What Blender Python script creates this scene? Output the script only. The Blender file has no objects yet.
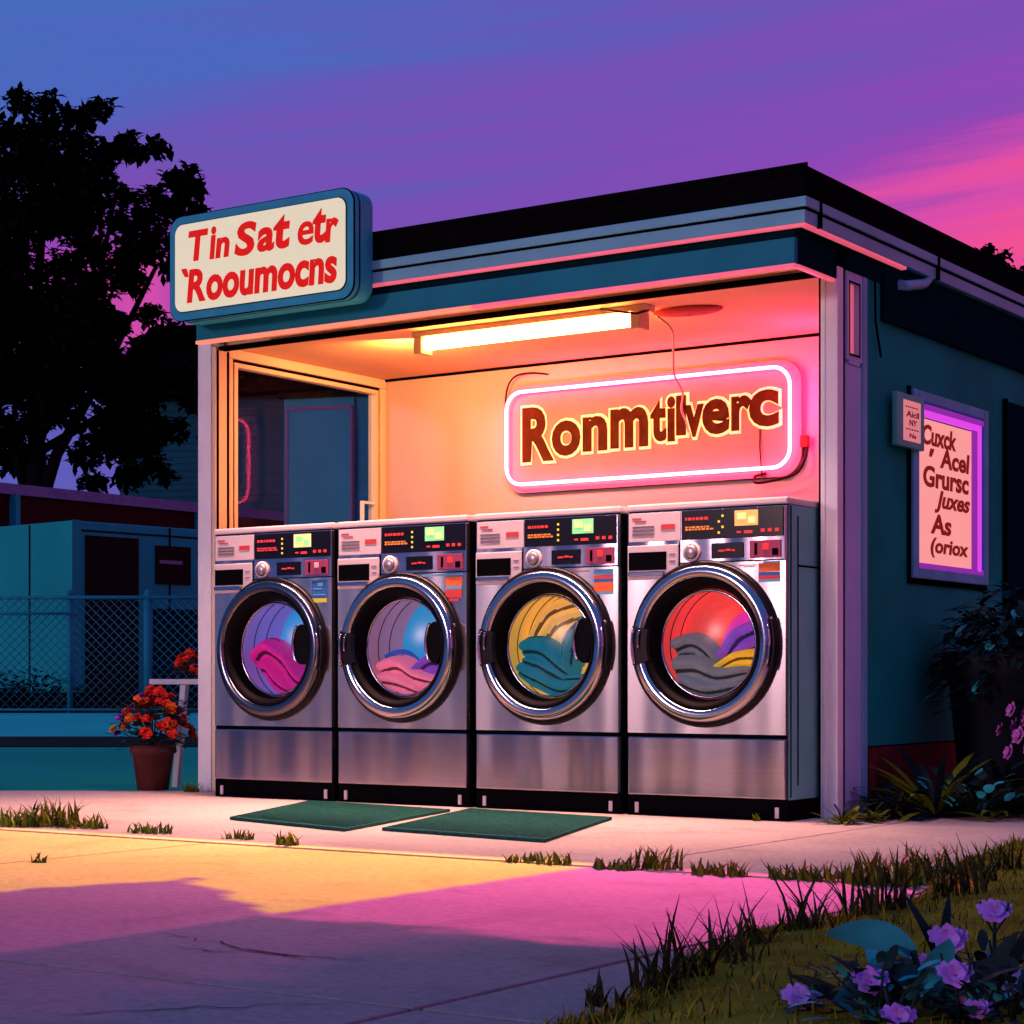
import bpy, bmesh, math, random
from mathutils import Vector, Matrix, noise
random.seed(7)
PI = math.pi
scene = bpy.context.scene
COL = scene.collection

# ------------------------------------------------------------------ camera frame
CAM = Vector((3.679, -7.875, 0.60))
TH = math.radians(34.1327)
RGT = Vector((math.cos(TH), math.sin(TH), 0))
FWD = Vector((-math.sin(TH), math.cos(TH), 0))


def LD(lat, dep, z=0.0):
    """plan position from metres to the right / metres ahead of the street viewpoint"""
    p = CAM + RGT * lat + FWD * dep
    return Vector((p.x, p.y, z))


# ------------------------------------------------------------------ materials
def srgb(r, g, b):
    def c(v):
        v /= 255.0
        return v / 12.92 if v <= 0.04045 else ((v + 0.055) / 1.055) ** 2.4
    return (c(r), c(g), c(b))


MATS = {}


def mat(name, col, rough=0.7, metal=0.0, var=0.15, scale=6.0, bump=0.0, bscale=60.0,
        emit=None, estr=0.0, stretch=(1, 1, 1), spec=0.06, coat=0.0):
    m = bpy.data.materials.new(name)
    m.use_nodes = True
    nt = m.node_tree
    b = nt.nodes['Principled BSDF']
    b.inputs['Roughness'].default_value = rough
    b.inputs['Metallic'].default_value = metal
    b.inputs['Specular IOR Level'].default_value = spec
    b.inputs['Coat Weight'].default_value = coat
    tc = nt.nodes.new('ShaderNodeTexCoord')
    mp = nt.nodes.new('ShaderNodeMapping')
    mp.inputs['Scale'].default_value = stretch
    nt.links.new(tc.outputs['Object'], mp.inputs['Vector'])
    n = nt.nodes.new('ShaderNodeTexNoise')
    n.inputs['Scale'].default_value = scale
    n.inputs['Detail'].default_value = 5
    nt.links.new(mp.outputs['Vector'], n.inputs['Vector'])
    r = nt.nodes.new('ShaderNodeValToRGB')
    r.color_ramp.elements[0].position = 0.3
    r.color_ramp.elements[1].position = 0.7
    r.color_ramp.elements[0].color = (*[max(0, c * (1 - var)) for c in col], 1)
    r.color_ramp.elements[1].color = (*[min(1, c * (1 + var)) for c in col], 1)
    nt.links.new(n.outputs['Fac'], r.inputs['Fac'])
    nt.links.new(r.outputs['Color'], b.inputs['Base Color'])
    if bump:
        n2 = nt.nodes.new('ShaderNodeTexNoise')
        n2.inputs['Scale'].default_value = bscale
        n2.inputs['Detail'].default_value = 4
        nt.links.new(mp.outputs['Vector'], n2.inputs['Vector'])
        bp = nt.nodes.new('ShaderNodeBump')
        bp.inputs['Strength'].default_value = bump
        bp.inputs['Distance'].default_value = 0.02
        nt.links.new(n2.outputs['Fac'], bp.inputs['Height'])
        nt.links.new(bp.outputs['Normal'], b.inputs['Normal'])
    if emit:
        b.inputs['Emission Color'].default_value = (*emit, 1)
        b.inputs['Emission Strength'].default_value = estr
    MATS[name] = m
    return m


def glass(name, tint=(1, 1, 1), gloss=0.08, rough=0.02):
    m = bpy.data.materials.new(name)
    m.use_nodes = True
    nt = m.node_tree
    nt.nodes.clear()
    o = nt.nodes.new('ShaderNodeOutputMaterial')
    mx = nt.nodes.new('ShaderNodeMixShader')
    t = nt.nodes.new('ShaderNodeBsdfTransparent')
    g = nt.nodes.new('ShaderNodeBsdfGlossy')
    t.inputs['Color'].default_value = (*tint, 1)
    g.inputs['Roughness'].default_value = rough
    mx.inputs['Fac'].default_value = gloss
    nt.links.new(t.outputs[0], mx.inputs[1])
    nt.links.new(g.outputs[0], mx.inputs[2])
    nt.links.new(mx.outputs[0], o.inputs['Surface'])
    MATS[name] = m
    return m


M = MATS
mat('white_paint', (.80, .84, .82), .55, var=.08, scale=3, bump=.05)
mat('lavender_paint', (.38, .52, .72), .55, var=.08, scale=3, bump=.05)
mat('cream_paint', (.75, .62, .42), .5, var=.06, scale=3)
mat('teal_paint', (.008, .19, .27), .5, var=.15, scale=2.5)
mat('teal_wall', (.004, .26, .20), .85, var=.22, scale=1.6, bump=.25, bscale=35)
mat('navy', (.002, .016, .022), .9, var=.2, spec=0)
mat('gutter_metal', (.15, .44, .56), .45, var=.12, scale=2)
mat('black_roof', (.003, .003, .004), .95, var=.2, spec=0)
mat('black_trim', (.003, .003, .004), .8, var=.1, spec=.0)
mat('brick_red', (.10, .018, .022), .85, var=.3, scale=14, bump=.3)
mat('ceiling', (.72, .46, .25), .8, var=.05, scale=2)
mat('back_wall', (.52, .40, .40), .75, var=.05, scale=1.5, bump=.04, bscale=20)
mat('floor', (.3, .28, .27), .6)
mat('pink_strip', (.6, .2, .25), .5, emit=(1, .13, .22), estr=.62)
mat('orange_strip', (.6, .3, .2), .5, emit=(1, .26, .17), estr=.75)
mat('pink_glow', (.6, .2, .25), .5, emit=(1, .16, .24), estr=.55)
mat('tube_lit', (.9, .9, .85), .4, emit=(1, .34, .075), estr=72)
mat('fixture', (.55, .42, .25), .4)
mat('cord_pale', (.55, .4, .4), .6)
mat('cord_dark', (.03, .005, .006), .6)
mat('neon_pink', (.9, .4, .5), .4, emit=(1, .045, .15), estr=62)
mat('neon_cream', (.9, .7, .5), .4, emit=(1, .38, .11), estr=1.5)
mat('neon_board', (.40, .23, .22), .6, var=.06)
mat('letter_dark_red', (.26, .022, .012), .6, var=.25, scale=20)
mat('neon_letter', (.065, .016, .004), .7, var=.3, scale=20)
mat('poster_ink', (.16, .012, .010), .7, emit=(.25, .012, .008), estr=.6)
mat('plug_red', (.4, .02, .02), .5)
mat('sign_face', (.55, .55, .42), .5, var=.05, scale=4, emit=(.80, .78, .50), estr=.62)
mat('sign_frame', (.03, .33, .48), .4, var=.1)
mat('letter_red', (.55, .012, .010), .5, var=.15, scale=30, emit=(.8, .012, .008), estr=.5)
mat('steel', (.42, .40, .42), .22, metal=.92, var=.07, scale=5, stretch=(.6, 1, 26))
mat('steel_soft', (.34, .32, .38), .17, metal=.95, var=.07, scale=4, stretch=(.6, 1, 20))
mat('side_steel', (.15, .48, .42), .45, metal=.0, var=.08, scale=3)
mat('light_plastic', (.62, .56, .56), .45, var=.05)
mat('black_glass', (.006, .005, .008), .15, var=.1, spec=.25)
mat('black_rubber', (.004, .004, .006), .32, var=.2, spec=.14)
mat('black_matte', (.003, .003, .004), .6, var=.2, spec=.06)
mat('chrome', (.36, .36, .41), .14, metal=1.0, var=.05)
mat('dark_chrome', (.13, .13, .16), .2, metal=1.0, var=.05)
mat('knob_grey', (.35, .33, .36), .3, metal=.6)
mat('led_red', (.4, .02, .02), .5, emit=(1, .05, .05), estr=.75)
mat('led_orange', (.4, .1, .02), .5, emit=(1, .25, .05), estr=.8)
mat('led_yellow', (.4, .3, .02), .5, emit=(1, .7, .08), estr=.85)
mat('disp_green', (.2, .4, .2), .4, emit=(.25, .85, .30), estr=.85, var=.3)
mat('disp_orange', (.5, .3, .1), .4, emit=(1, .42, .12), estr=.9)
mat('disp_yellow', (.5, .4, .2), .4, emit=(1, .80, .25), estr=.9)
mat('disp_white', (.5, .5, .5), .4, emit=(.8, .9, .75), estr=.8)
mat('coin_maroon', (.22, .05, .10), .4, emit=(.5, .03, .1), estr=.25)
mat('st_blue', (.03, .16, .42), .5)
mat('st_sky', (.15, .42, .6), .5)
mat('st_yellow', (.7, .7, .05), .5)
mat('st_orange', (.8, .17, .05), .5)
mat('st_red', (.62, .07, .07), .5)
mat('print_red', (.5, .06, .07), .6)
mat('print_grey', (.18, .15, .17), .6)
mat('mat_green', (.012, .085, .072), .9, var=.3, scale=40, bump=.6, bscale=220)
mat('terracotta', (.11, .036, .032), .7, var=.2, scale=10, bump=.1)
mat('bench_white', (.62, .60, .62), .5)
mat('flower_red', (.62, .030, .018), .6, var=.35, scale=30)
mat('flower_orange', (.65, .12, .015), .6, var=.3, scale=30)
mat('flower_gold', (.70, .36, .03), .6, var=.3, scale=30)
mat('flower_violet', (.26, .06, .5), .6, var=.3, scale=30)
mat('flower_lilac', (.42, .20, .66), .55, var=.3, scale=40)
mat('flower_pink', (.50, .13, .45), .6, var=.3, scale=30)
mat('flower_heart', (.45, .05, .2), .6)
mat('leaf_teal', (.03, .34, .37), .5, var=.25, scale=12)
mat('leaf_aqua', (.04, .60, .66), .5, var=.25, scale=12)
mat('leaf_dark', (.014, .034, .028), .6, var=.4, scale=10)
mat('leaf_night', (.004, .016, .022), .6, var=.5, scale=10)
mat('leaf_olive', (.125, .155, .010), .65, var=.5, scale=9)
mat('leaf_green', (.09, .15, .015), .65, var=.4, scale=9)
mat('leaf_violet', (.16, .16, .62), .5, var=.2)
mat('grass_dark', (.030, .036, .010), .8, var=.4, scale=8)
mat('tree_leaf', (.004, .004, .006), .95, var=.4, scale=2, spec=.02)
mat('tree_bark', (.005, .005, .007), .95, var=.3, spec=.02)
mat('trailer_wall', (.008, .31, .32), .6, var=.12, scale=.6)
mat('trailer_dark', (.002, .002, .003), .7, spec=.1)
mat('carport_red', (.022, .004, .006), .8)
mat('carport_cap', (.14, .15, .30), .6)
mat('fence_metal', (.012, .20, .27), .5)
mat('siding', (.010, .09, .14), .8, var=.15, scale=.7)
mat('shed_wall', (.045, .30, .34), .7, var=.12, scale=1.0)
mat('shed_trim', (.35, .10, .22), .6)
mat('pot_dark', (.004, .006, .013), .6, spec=.15)
mat('soil', (.012, .010, .012), .95, var=.4, scale=12, bump=.5)
mat('notice_frame', (.10, .50, .38), .5)
mat('notice_face', (.75, .35, .36), .6, emit=(1, .32, .30), estr=.5)
mat('poster', (.85, .5, .4), .6, var=.04, emit=(1, .38, .31), estr=.74)
mat('violet_light', (.5, .1, .6), .5, emit=(.75, .06, .80), estr=.85)
mat('violet_dark', (.3, .05, .4), .5, emit=(.32, .03, .50), estr=.55)
mat('window_frame', (.09, .46, .60), .5)
mat('tar', (.012, .010, .014), .9)
glass('clear_glass', (1, 1, 1), .022, .22)
glass('window_glass', (.80, .88, .95), .006)
mat('drum_lilac', (.34, .26, .55), .35, metal=.3, emit=(.20, .12, .42), estr=.42)  # drum walls and backs glow in place of light inside the machines
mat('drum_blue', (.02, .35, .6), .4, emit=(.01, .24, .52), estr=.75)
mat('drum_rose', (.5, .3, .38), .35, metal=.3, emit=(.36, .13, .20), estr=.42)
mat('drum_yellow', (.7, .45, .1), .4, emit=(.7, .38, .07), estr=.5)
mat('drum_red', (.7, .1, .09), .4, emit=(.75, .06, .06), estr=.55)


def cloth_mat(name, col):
    m = mat(name, col, .85, var=.12, scale=25, bump=.25, bscale=90, emit=col, estr=.40)  # cloth glows a little in its own colour to look lit
    mat(name + '_crease_shade', tuple(c * .18 for c in col), .9, emit=tuple(c * .12 for c in col), estr=.4)  # dark copy for crease troughs, fold shading painted into the colour
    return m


for nm, amt in (('steel', .12), ('steel_soft', .20)):
    t_ = M[nm].node_tree
    tc_ = t_.nodes.new('ShaderNodeTexCoord')
    mp_ = t_.nodes.new('ShaderNodeMapping')
    mp_.inputs['Scale'].default_value = (3.4, 1, .35)
    nz_ = t_.nodes.new('ShaderNodeTexNoise')
    nz_.noise_dimensions = '4D'
    nz_.inputs['Scale'].default_value = 1.3
    nz_.inputs['Detail'].default_value = 1
    oi_ = t_.nodes.new('ShaderNodeObjectInfo')
    mu_ = t_.nodes.new('ShaderNodeMath')
    mu_.operation = 'MULTIPLY'
    mu_.inputs[1].default_value = 40
    bp_ = t_.nodes.new('ShaderNodeBump')
    bp_.inputs['Strength'].default_value = amt * 6
    bp_.inputs['Distance'].default_value = .03
    t_.links.new(oi_.outputs['Random'], mu_.inputs[0])
    t_.links.new(mu_.outputs[0], nz_.inputs['W'])
    t_.links.new(tc_.outputs['Object'], mp_.inputs['Vector'])
    t_.links.new(mp_.outputs[0], nz_.inputs['Vector'])
    t_.links.new(nz_.outputs['Fac'], bp_.inputs['Height'])
    t_.links.new(bp_.outputs[0], t_.nodes['Principled BSDF'].inputs['Normal'])
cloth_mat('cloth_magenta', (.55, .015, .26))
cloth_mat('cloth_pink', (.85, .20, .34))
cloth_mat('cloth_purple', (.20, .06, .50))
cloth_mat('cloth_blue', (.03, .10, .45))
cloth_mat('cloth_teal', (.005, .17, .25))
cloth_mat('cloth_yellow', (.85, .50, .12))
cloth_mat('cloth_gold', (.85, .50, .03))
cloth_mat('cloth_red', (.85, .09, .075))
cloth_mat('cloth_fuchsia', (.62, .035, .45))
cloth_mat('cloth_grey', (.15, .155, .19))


def concrete(name, col, crack=0.0):
    m = mat(name, col, .85, var=.13, scale=.9, bump=.22, bscale=45)
    nt = m.node_tree
    b = nt.nodes['Principled BSDF']
    base = b.inputs['Base Color'].links[0].from_socket
    tc = nt.nodes.new('ShaderNodeTexCoord')
    n = nt.nodes.new('ShaderNodeTexNoise')
    n.inputs['Scale'].default_value = 38
    n.inputs['Detail'].default_value = 6
    nt.links.new(tc.outputs['Object'], n.inputs['Vector'])
    r = nt.nodes.new('ShaderNodeValToRGB')
    r.color_ramp.elements[0].position = .32
    r.color_ramp.elements[0].color = (.80, .79, .80, 1)
    r.color_ramp.elements[1].position = .62
    r.color_ramp.elements[1].color = (1, 1, 1, 1)
    nt.links.new(n.outputs['Fac'], r.inputs['Fac'])
    mx = nt.nodes.new('ShaderNodeMixRGB')
    mx.blend_type = 'MULTIPLY'
    mx.inputs[0].default_value = 1
    nt.links.new(base, mx.inputs[1])
    nt.links.new(r.outputs['Color'], mx.inputs[2])
    n2 = nt.nodes.new('ShaderNodeTexNoise')
    n2.inputs['Scale'].default_value = 1.7
    n2.inputs['Detail'].default_value = 8
    n2.inputs['Distortion'].default_value = 1.2
    nt.links.new(tc.outputs['Object'], n2.inputs['Vector'])
    r2 = nt.nodes.new('ShaderNodeValToRGB')
    r2.color_ramp.elements[0].position = .30
    r2.color_ramp.elements[0].color = (.62, .60, .62, 1)
    r2.color_ramp.elements[1].position = .46
    r2.color_ramp.elements[1].color = (1, 1, 1, 1)
    nt.links.new(n2.outputs['Fac'], r2.inputs['Fac'])
    mx2 = nt.nodes.new('ShaderNodeMixRGB')
    mx2.blend_type = 'MULTIPLY'
    mx2.inputs[0].default_value = .55
    nt.links.new(mx.outputs[0], mx2.inputs[1])
    nt.links.new(r2.outputs['Color'], mx2.inputs[2])
    nt.links.new(mx2.outputs[0], b.inputs['Base Color'])
    return m


concrete('pavement_mat', (.50, .41, .36))
concrete('forecourt_mat', (.27, .26, .27))
mat('ground_mat', (.02, .025, .03), .95, var=.4, scale=.5)
mat('road_mat', (.006, .34, .22), .9, var=.12, scale=.3)
mat('far_path_mat', (.02, .55, .42), .9, var=.12, scale=.3)
mat('verge_mat', (.006, .018, .010), .95, var=.4, scale=2)
mat('lawn_mat', (.19, .17, .010), .95, var=.45, scale=5, bump=.6, bscale=120)


# ------------------------------------------------------------------ mesh builder
class MB:
    def __init__(self):
        self.bm = bmesh.new()
        self.mi = 0

    def face(self, pts):
        vs = [self.bm.verts.new(p) for p in pts]
        f = self.bm.faces.new(vs)
        f.material_index = self.mi
        return f

    def box(self, x0, x1, y0, y1, z0, z1, bev=0.0):
        ret = bmesh.ops.create_cube(self.bm, size=1)
        vs = ret['verts']
        for v in vs:
            v.co = Vector(((x0 + x1) / 2 + v.co.x * (x1 - x0), (y0 + y1) / 2 + v.co.y * (y1 - y0),
                           (z0 + z1) / 2 + v.co.z * (z1 - z0)))
        fs = set(f for v in vs for f in v.link_faces)
        for f in fs:
            f.material_index = self.mi
        if bev:
            es = list(set(e for v in vs for e in v.link_edges))
            r = bmesh.ops.bevel(self.bm, geom=es, offset=bev, segments=2, affect='EDGES', profile=.6)
            for f in r['faces']:
                f.material_index = self.mi
        return self

    def prism(self, pts, axis, a0, a1):
        """polygon pts (2D) extruded along axis between a0 and a1"""
        def p3(p, a):
            if axis == 'y':
                return (p[0], a, p[1])
            if axis == 'x':
                return (a, p[0], p[1])
            return (p[0], p[1], a)
        A = [self.bm.verts.new(p3(p, a0)) for p in pts]
        B = [self.bm.verts.new(p3(p, a1)) for p in pts]
        n = len(pts)
        fs = [self.bm.faces.new(A), self.bm.faces.new(B[::-1])]
        for i in range(n):
            j = (i + 1) % n
            fs.append(self.bm.faces.new((A[j], A[i], B[i], B[j])))
        for f in fs:
            f.material_index = self.mi
        return self

    def tube(self, pts, r, seg=8, closed=False, r1=None):
        pts = [Vector(p) for p in pts]
        n = len(pts)
        rings = []
        up = None
        for i, p in enumerate(pts):
            if closed:
                d = (pts[(i + 1) % n] - pts[i - 1])
            else:
                d = pts[min(i + 1, n - 1)] - pts[max(i - 1, 0)]
            d.normalize()
            if up is None:
                up = d.orthogonal().normalized()
            up = (up - d * up.dot(d))
            if up.length < 1e-6:
                up = d.orthogonal()
            up.normalize()
            s = d.cross(up)
            rr = r if r1 is None else r + (r1 - r) * i / (n - 1)
            rings.append([self.bm.verts.new(p + (up * math.cos(2 * PI * k / seg) + s * math.sin(2 * PI * k / seg)) * rr)
                          for k in range(seg)])
        rng = range(n) if closed else range(n - 1)
        for i in rng:
            a, b = rings[i], rings[(i + 1) % n]
            off = 0
            if closed and i == n - 1:
                off = min(range(seg), key=lambda o: (a[0].co - b[o].co).length)
            for k in range(seg):
                f = self.bm.faces.new((a[k], a[(k + 1) % seg], b[(k + 1 + off) % seg], b[(k + off) % seg]))
                f.material_index = self.mi
                f.smooth = True
        if not closed:
            for rg, fl in ((rings[0], True), (rings[-1], False)):
                f = self.bm.faces.new(rg[::-1] if fl else rg)
                f.material_index = self.mi
        return self

    def lathe(self, prof, c=(0, 0, 0), axis='z', seg=40, cap0=False, cap1=False):
        """prof: list of (radius, along)"""
        rings = []
        c = Vector(c)
        for r, a in prof:
            ring = []
            for k in range(seg):
                t = 2 * PI * k / seg
                if axis == 'z':
                    p = Vector((r * math.cos(t), r * math.sin(t), a))
                elif axis == 'y':
                    p = Vector((r * math.cos(t), a, r * math.sin(t)))
                else:
                    p = Vector((a, r * math.cos(t), r * math.sin(t)))
                ring.append(self.bm.verts.new(c + p))
            rings.append(ring)
        for a, b in zip(rings, rings[1:]):
            for k in range(seg):
                f = self.bm.faces.new((a[k], a[(k + 1) % seg], b[(k + 1) % seg], b[k]))
                f.smooth = True
                f.material_index = self.mi
        if cap0:
            self.bm.faces.new(rings[0]).material_index = self.mi
        if cap1:
            self.bm.faces.new(rings[-1]).material_index = self.mi
        return self

    def leaf(self, base, direction, length, width, droop=.4, seg=4, side=None, cup=.15):
        base = Vector(base)
        d = Vector(direction).normalized()
        s = Vector(side) if side is not None else d.cross(Vector((0, 0, 1)))
        if s.length < 1e-4:
            s = Vector((1, 0, 0))
        s.normalize()
        nrm = s.cross(d).normalized()
        L, Rr, Mi = [], [], []
        p = base.copy()
        step = length / seg
        dd = d.copy()
        for i in range(seg + 1):
            t = i / seg
            w = width * .5 * (math.sin(PI * min(1, t * .86 + .10)) ** .8) * (1 if i < seg else .02)
            L.append(self.bm.verts.new(p - s * w + nrm * cup * w))
            Rr.append(self.bm.verts.new(p + s * w + nrm * cup * w))
            Mi.append(self.bm.verts.new(p))
            dd = (dd - Vector((0, 0, 1)) * droop / seg).normalized()
            p = p + dd * step
        for i in range(seg):
            for A, B in ((L, Mi), (Mi, Rr)):
                f = self.bm.faces.new((A[i], B[i], B[i + 1], A[i + 1]))
                f.material_index = self.mi
                f.smooth = True
        return self

    def blade(self, base, h, lean, w, ang):
        base = Vector(base)
        d = Vector((math.cos(ang), math.sin(ang), 0))
        s = Vector((-d.y, d.x, 0))
        prev = None
        for i in range(5):
            t = i / 4
            p = base + Vector((0, 0, h * (t - .25 * lean / max(h, .01) * t * t))) + d * lean * t * t
            ww = w * (1 - t) ** .7 * .5 + .0004
            a, b = self.bm.verts.new(p - s * ww), self.bm.verts.new(p + s * ww)
            if prev:
                f = self.bm.faces.new((prev[0], prev[1], b, a))
                f.material_index = self.mi
            prev = (a, b)
        return self

    def ball(self, c, r, sub=1, sc=(1, 1, 1), jit=0):
        ret = bmesh.ops.create_icosphere(self.bm, subdivisions=sub, radius=1)
        for v in ret['verts']:
            k = 1 + random.uniform(-jit, jit)
            v.co = Vector((c[0] + v.co.x * r * sc[0] * k, c[1] + v.co.y * r * sc[1] * k, c[2] + v.co.z * r * sc[2] * k))
        for f in set(f for v in ret['verts'] for f in v.link_faces):
            f.material_index = self.mi
            f.smooth = True
        return self

    def build(self, name, mats, parent=None, loc=None, recalc=True):
        if recalc:
            bmesh.ops.recalc_face_normals(self.bm, faces=self.bm.faces)
        me = bpy.data.meshes.new(name)
        self.bm.to_mesh(me)
        self.bm.free()
        for m in (mats if isinstance(mats, (list, tuple)) else [mats]):
            me.materials.append(M[m])
        o = bpy.data.objects.new(name, me)
        COL.objects.link(o)
        if parent:
            o.parent = parent
        if loc:
            o.location = loc
        return o


def smooth(pts, k=8):
    P = [Vector(p) for p in pts]
    out = []
    for i in range(len(P) - 1):
        p0, p1, p2, p3 = P[max(i - 1, 0)], P[i], P[i + 1], P[min(i + 2, len(P) - 1)]
        for j in range(k):
            f = j / k
            out.append(.5 * (2 * p1 + (p2 - p0) * f + (2 * p0 - 5 * p1 + 4 * p2 - p3) * f * f + (-p0 + 3 * p1 - 3 * p2 + p3) * f ** 3))
    return out + [P[-1]]


def bx(name, m, parent, *a, bev=0.0):
    return MB().box(*a, bev=bev).build(name, m, parent)


def tag(o, label=None, cat=None, group=None, kind=None):
    if label: o['label'] = label
    if cat: o['category'] = cat
    if group: o['group'] = group
    if kind: o['kind'] = kind
    return o


def thing(name, loc, label, cat, group=None, rz=0.0):
    o = bpy.data.objects.new(name, None)
    COL.objects.link(o)
    o.location = loc
    o.rotation_euler = (0, 0, rz)
    o.empty_display_size = .1
    return tag(o, label, cat, group)


def copy_tree(o, parent=None):
    c = o.copy()
    COL.objects.link(c)
    c.parent = parent
    for ch in list(o.children):
        copy_tree(ch, c)
    return c


def structure(name, mb, m):
    return tag(mb.build(name, m), kind='structure')


def text_mesh(s, offset=0.0, extrude=.004, shear=0.0, bevel=0.0):
    cu = bpy.data.curves.new('lettering', 'FONT')
    cu.body = s
    cu.size = 1
    cu.offset = offset
    cu.extrude = extrude
    cu.shear = shear
    cu.bevel_depth = bevel
    if bevel:
        cu.extrude = 0
        cu.fill_mode = 'NONE'
        cu.bevel_resolution = 2
    cu.resolution_u = 4
    o = bpy.data.objects.new('lettering', cu)
    COL.objects.link(o)
    dg = bpy.context.evaluated_depsgraph_get()
    dg.update()
    me = bpy.data.meshes.new_from_object(o.evaluated_get(dg))
    bpy.data.objects.remove(o)
    bpy.data.curves.remove(cu)
    return me


def lettering(glyphs, rect, m, parent, plane='front', depth=0.0, thick=.008, name='lettering', bevel=0.0):
    """glyphs: list of (text, u0, u1, v0, v1, shear, offset) inside rect = (u0, u1, v0, v1) metres.
    front: u = x, v = z, at y = depth; side: u = y, v = z, at x = depth. One mesh."""
    U0, U1, V0, V1 = rect
    bm = bmesh.new()
    for s, a0, a1, b0, b1, shear, off in glyphs:
        me = text_mesh(s, off, .01, shear, bevel)
        xs = [v.co.x for v in me.vertices]
        ys = [v.co.y for v in me.vertices]
        zs = [v.co.z for v in me.vertices]
        x0, x1, y0, y1 = min(xs), max(xs), min(ys), max(ys)
        zr = max(zs) - min(zs) or 1
        for v in me.vertices:
            u = U0 + (U1 - U0) * (a0 + (a1 - a0) * (v.co.x - x0) / (x1 - x0))
            w = V0 + (V1 - V0) * (b0 + (b1 - b0) * (v.co.y - y0) / (y1 - y0))
            d = (v.co.z - min(zs)) / zr * thick
            v.co = Vector((u, depth - d, w)) if plane == 'front' else Vector((depth + d, u, w))
        bm.from_mesh(me)
        bpy.data.meshes.remove(me)
    bmesh.ops.recalc_face_normals(bm, faces=bm.faces)
    me = bpy.data.meshes.new(name)
    bm.to_mesh(me)
    bm.free()
    me.materials.append(M[m])
    o = bpy.data.objects.new(name, me)
    COL.objects.link(o)
    o.parent = parent
    return o


def rrect(x0, x1, z0, z1, r, n=8):
    pts = []
    for cx, cz, a in ((x1 - r, z1 - r, 0), (x0 + r, z1 - r, 90), (x0 + r, z0 + r, 180), (x1 - r, z0 + r, 270)):
        for k in range(n + 1):
            t = math.radians(a + 90 * k / n)
            pts.append((cx + r * math.cos(t), cz + r * math.sin(t)))
    return pts


# ------------------------------------------------------------------ ground
def sheet(pts, z):
    mb = MB()
    mb.face([(x, y, z) for x, y in pts])
    return mb


def LDp(*pairs):
    return [tuple(LD(a, b).xy) for a, b in pairs]


structure('ground', sheet([(-900, -900), (900, -900), (900, 900), (-900, 900)], -.03), 'ground_mat')
structure('road', sheet(LDp((-30, 10.78), (-.0, 10.78), (-.0, 18.2), (-30, 18.2)), -.020), 'road_mat')
structure('verge', sheet(LDp((-60, 18.2), (5, 18.2), (5, 21.4), (-60, 21.4)), -.012), 'verge_mat')
structure('far_path', sheet(LDp((-60, 21.4), (5, 21.4), (5, 36.8), (-60, 36.8)), -.016), 'far_path_mat')

# pavement slabs with open joints
mb = MB()
jx = [-7.2, -3.76, .372, 4.6]
lft = LD(-6, 10.7)


def slab(mb, x0, x1, y0, y1, z0, z1):
    g = .006
    mb.box(x0 + g, x1 - g, y0 + g, y1 - g, z0, z1, bev=.004)


for a, b in zip(jx, jx[1:]):
    if a < -4:
        continue
    slab(mb, a, b, -2.45, 1.62 if b < 1 else 6.0, -.05, .0)
# left bay stops on the road edge
p0, p1 = LD(-9, 10.72), LD(-1.5, 10.72)
mb.prism([(-3.766, -2.444), (-3.766, .06), tuple(LD(-2.55, 10.72).xy), tuple(LD(-9.5, 10.72).xy), tuple(LD(-9.5, 7.0).xy)],
         'z', -.05, -.001)
structure('pavement', mb, 'pavement_mat')

mb = MB()
fx = [-9, -5.2, -1.36, 1.495, 6]
fy = [-14, -9, -4.97, -2.456]
for a, b in zip(fx, fx[1:]):
    for c, d in zip(fy, fy[1:]):
        slab(mb, a + .003, b - .003, c + .003, d - .003, -.05, -.004)
structure('forecourt', mb, 'forecourt_mat')

mb = MB()      # cracks filled with tar, thin real strips in the slab surface
random.seed(3)


def crack(a, b, n=14, w=.006, amp=.03):
    a, b = Vector((*a, -.0015)), Vector((*b, -.0015))
    d = (b - a)
    s = Vector((-d.y, d.x, 0)).normalized()
    prev = None
    for i in range(n + 1):
        t = i / n
        p = a + d * t + s * random.uniform(-amp, amp) * math.sin(PI * t)
        ww = w * random.uniform(.3, 1.0) * (.2 + math.sin(PI * t))
        q = (mb.bm.verts.new(p - s * ww * .5), mb.bm.verts.new(p + s * ww * .5))
        if prev:
            mb.bm.faces.new((prev[0], prev[1], q[1], q[0]))
        prev = q


crack((.55, -4.62), (1.05, -4.55), w=.012)
crack((.35, -4.45), (.95, -4.62), w=.008)
crack((1.55, -4.05), (1.72, -3.9), w=.010)
crack((1.0, -5.4), (1.35, -5.0), w=.008)
structure('pavement_cracks', mb, 'tar')

# lawn at the lower right
edge = [(2.06, -6.5), (1.93, -5.4), (1.85, -4.77), (1.75, -4.52), (1.675, -4.21), (1.60, -3.78), (1.592, -3.56), (1.607, -3.19),
        (1.63, -2.9), (1.53, -2.5), (1.45, -2.22), (1.34, -1.85), (1.266, -1.33), (1.19, -.89), (1.3, -.6), (1.9, -.35)]


def lawn_edge(y):
    for (xa, ya), (xb, yb) in zip(edge, edge[1:]):
        if ya <= y <= yb:
            return xa + (xb - xa) * (y - ya) / (yb - ya)
    return edge[0][0] if y < edge[0][1] else edge[-1][0]


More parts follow.
